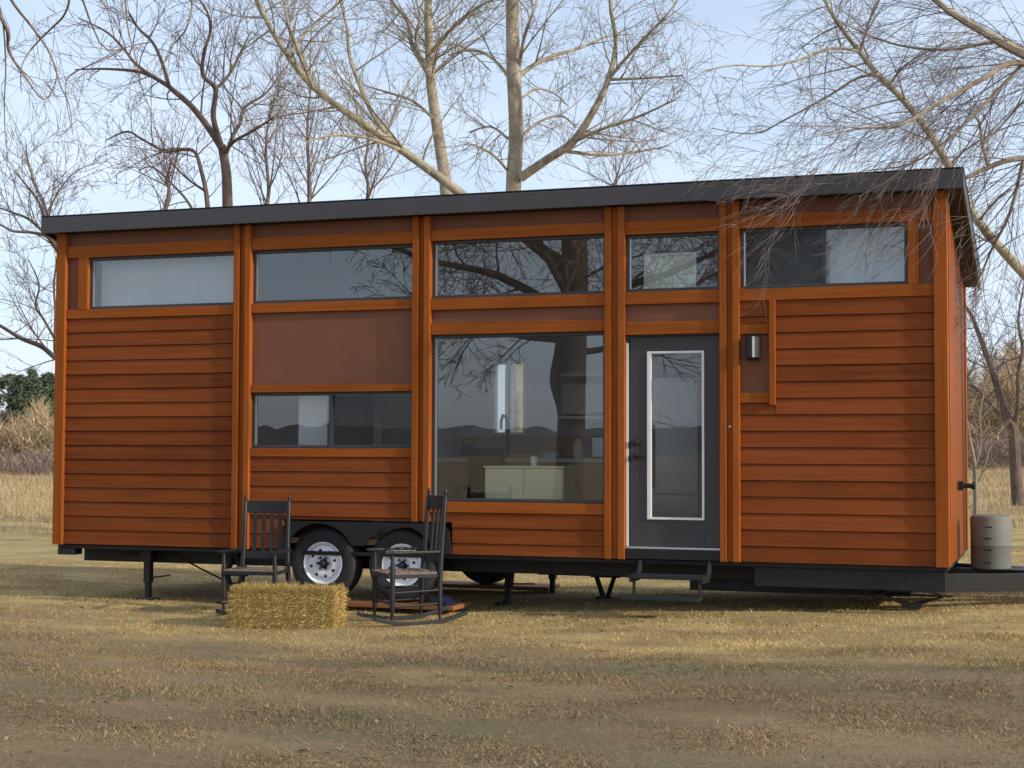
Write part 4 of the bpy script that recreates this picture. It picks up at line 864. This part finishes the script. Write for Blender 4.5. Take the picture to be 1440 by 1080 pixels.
for l in ([(-60, -60, 8), (5, 30, 5.5), (12, 70, 4, .2), (30, 100, 3, .3), (62, 140, 2, .4), (80, 108, 1.6, .4), (72, 78, 1, .5)], [(-40, -120, 8), (10, -10, 4), (45, 38, 3, .2), (70, 75, 2.2, .3), (85, 120, 1.7, .4), (98, 150, 1.2, .5), (102, 190, .8, .6)], [(60, -120, 8), (95, -20, 3.4), (92, 18, 3, .1), (70, 42, 2.4, .2), (45, 68, 2, .3), (30, 95, 1.6, .3), (30, 130, 1, .4)], [(130, -140, 7), (172, -20, 2.6, .4), (180, 40, 2, .5), (192, 85, 1.7, .5), (198, 120, 1.4, .6), (215, 165, 1.1, .6), (222, 200, .7, .7)], [(230, -140, 6), (268, -10, 2.8, .8), (264, 35, 2.3, .8), (250, 56, 2, .9), (238, 66, 1.2, .9)], [(90, -80, 4), (140, 60, 1.8, .7), (175, 68, 1.6, .8), (130, 90, 1.6, .8), (100, 105, 1.6, .9), (92, 125, 1.4, .9), (100, 180, 1, 1)], [(-20, -40, 4), (2, 20, 2.4), (8, 90, 2, .1), (6, 150, 1.5, .2), (8, 200, .9, .3)]):
    q = T.limb(PX_(l, HD, .55), trunk=False, sides=6); T.kids(q[6:], 7, .18, .5, 1, Vector((0, 0, -.8)), 3, 0, .26)
# the drooping limbs those twigs hang from
e1 = W(60, -120, HD); b1_ = q0[19][0]
q = T.limb([(b1_, .13), (b1_.lerp(e1, .35)+Vector((0, 0, .9)), .10), (b1_.lerp(e1, .7)+Vector((0, 0, .7)), .06), (e1, .03), (W(230, -140, HD), .018)], sides=8)
q = T.limb([(q0[18][0], .11), (q0[18][0].lerp(W(-50, -90, HD), .5)+Vector((0, 0, .5)), .06), (W(-50, -90, HD), .03)], sides=8)
T.done('yard_tree', 'large bare tree mirrored in the windows, pale twigs hanging into the top left', 'tree', M['bark_dark'], M['twig_pale'])

# ------------------------------------------------------------------ far brush and pines
def brush(name, pxs, dep, ytop, ybase, n, mat, seed, label, size=(.25, .8)):
    r = np.random.RandomState(seed); vs = []; 
    P_, D_, S_ = [], [], []
    for j in range(n):
        px = r.uniform(*pxs); f = (px-pxs[0])/(pxs[1]-pxs[0]); dd = dep+r.uniform(-5, 5)
        top = ytop(px)*(1)+0; lump = .62+.38*abs(math.sin(px*.09+seed)*math.sin(px*.043+seed*2))
        base = W(px, ybase, dd); g = float(gz(base.x, base.y)); hmax = max(.3, (ybase-top)*dd/F*lump); h = hmax*r.rand()**.8
        a = r.rand()*6.283; L_ = r.uniform(*size)
        d = np.array([math.cos(a)*.55, math.sin(a)*.55, r.uniform(.2, 1.1)]); d /= np.linalg.norm(d)
        p = np.array([base.x, base.y, g+h-L_*.4]); p[2] = max(p[2], g-.05); s = np.cross(d, r.randn(3)); s /= np.linalg.norm(s); s *= r.uniform(.012, .03)
        vs += [p-s, p+s, p+d*L_]
    mb = MB(); mb.v = [tuple(v) for v in vs]; mb.f = [(i, i+1, i+2) for i in range(0, len(vs), 3)]; mb.m = [0]*len(mb.f)
    o = mb.build(name, mat); return tag(o, label, 'brush', kind='stuff')
brush('brush_thicket', (-420, 150), 64, lambda p: 555+12*math.sin(p*.07), 640, 27000, M['brush'], 3, 'pale tan bare brush along the far edge of the field at the left', (.3, .9))
brush('brush_thicket', (-420, 150), 57, lambda p: 612, 645, 11000, M['brushlow'], 4, 'low mauve scrub in front of the tan brush at the left', (.2, .6))
brush('brush_thicket', (1290, 1960), 66, lambda p: 452+14*math.sin(p*.06+1)+min(90, max(0, p-1480)*.3), 612, 34000, M['brush'], 5, 'tall tan bare brush along the far edge of the field at the right', (.4, 1.3))
brush('brush_thicket', (1290, 1960), 58, lambda p: 575, 622, 13000, M['brushlow'], 6, 'low mauve scrub in front of the tan brush at the right', (.25, .7))

def pine(px, dep, ytop, w, seed, label):
    r = random.Random(seed); b = W(px, 620, dep); g = float(gz(b.x, b.y)); top = W(px, ytop, dep).z; h = top-g
    k = thing('pine_tree', label, 'pine tree', (b.x, b.y, g), 0, 'dark pines beyond the brush')
    MB().tube([(b.x, b.y, g-.1), (b.x+.1, b.y, g+h*.5), (b.x, b.y, top-.2)], [h*.025, h*.017, .02], 7).build('trunk', M['bark_dark'], k)
    mb = MB()
    lumps = [(r.uniform(.15, .97), r.random()*6.283, r.uniform(.22, .5)) for _ in range(46)]
    for i in range(9000):
        t, a, q = lumps[int(r.random()*len(lumps))]; env = w*(min(1, (1-t)*1.9)**.75)
        c = Vector((b.x+env*.72*math.cos(a), b.y+env*.72*math.sin(a), g+h*t)); q = q*(.5+env*.55)
        p = c+Vector((r.gauss(0, .55), r.gauss(0, .55), r.gauss(0, .42)))*q
        if p.z > top or p.z < g+.2: continue
        d = Vector((r.gauss(0, 1), r.gauss(0, 1), r.gauss(.2, .7))).normalized()*r.uniform(.15, .42); s = d.cross(Vector((r.gauss(0, 1), r.gauss(0, 1), r.gauss(0, 1)))).normalized()*r.uniform(.03, .08)
        mb.add([p-s, p+s, p+d], [(0, 1, 2)])
    mb.build('crown', M['needle'], k)
pine(38, 118, 516, 1.9, 1, 'tallest dark green pine beyond the brush at the left')
pine(66, 120, 526, 1.7, 2, 'dark green pine nearest the left corner of the house')
pine(53, 126, 532, 1.9, 3, 'smaller dark pine between the two taller pines')
pine(10, 122, 527, 2.6, 4, 'broad lighter green pine at the left edge of the view')
pine(88, 124, 528, 2.0, 5, 'dark pine half hidden behind the left corner of the house')
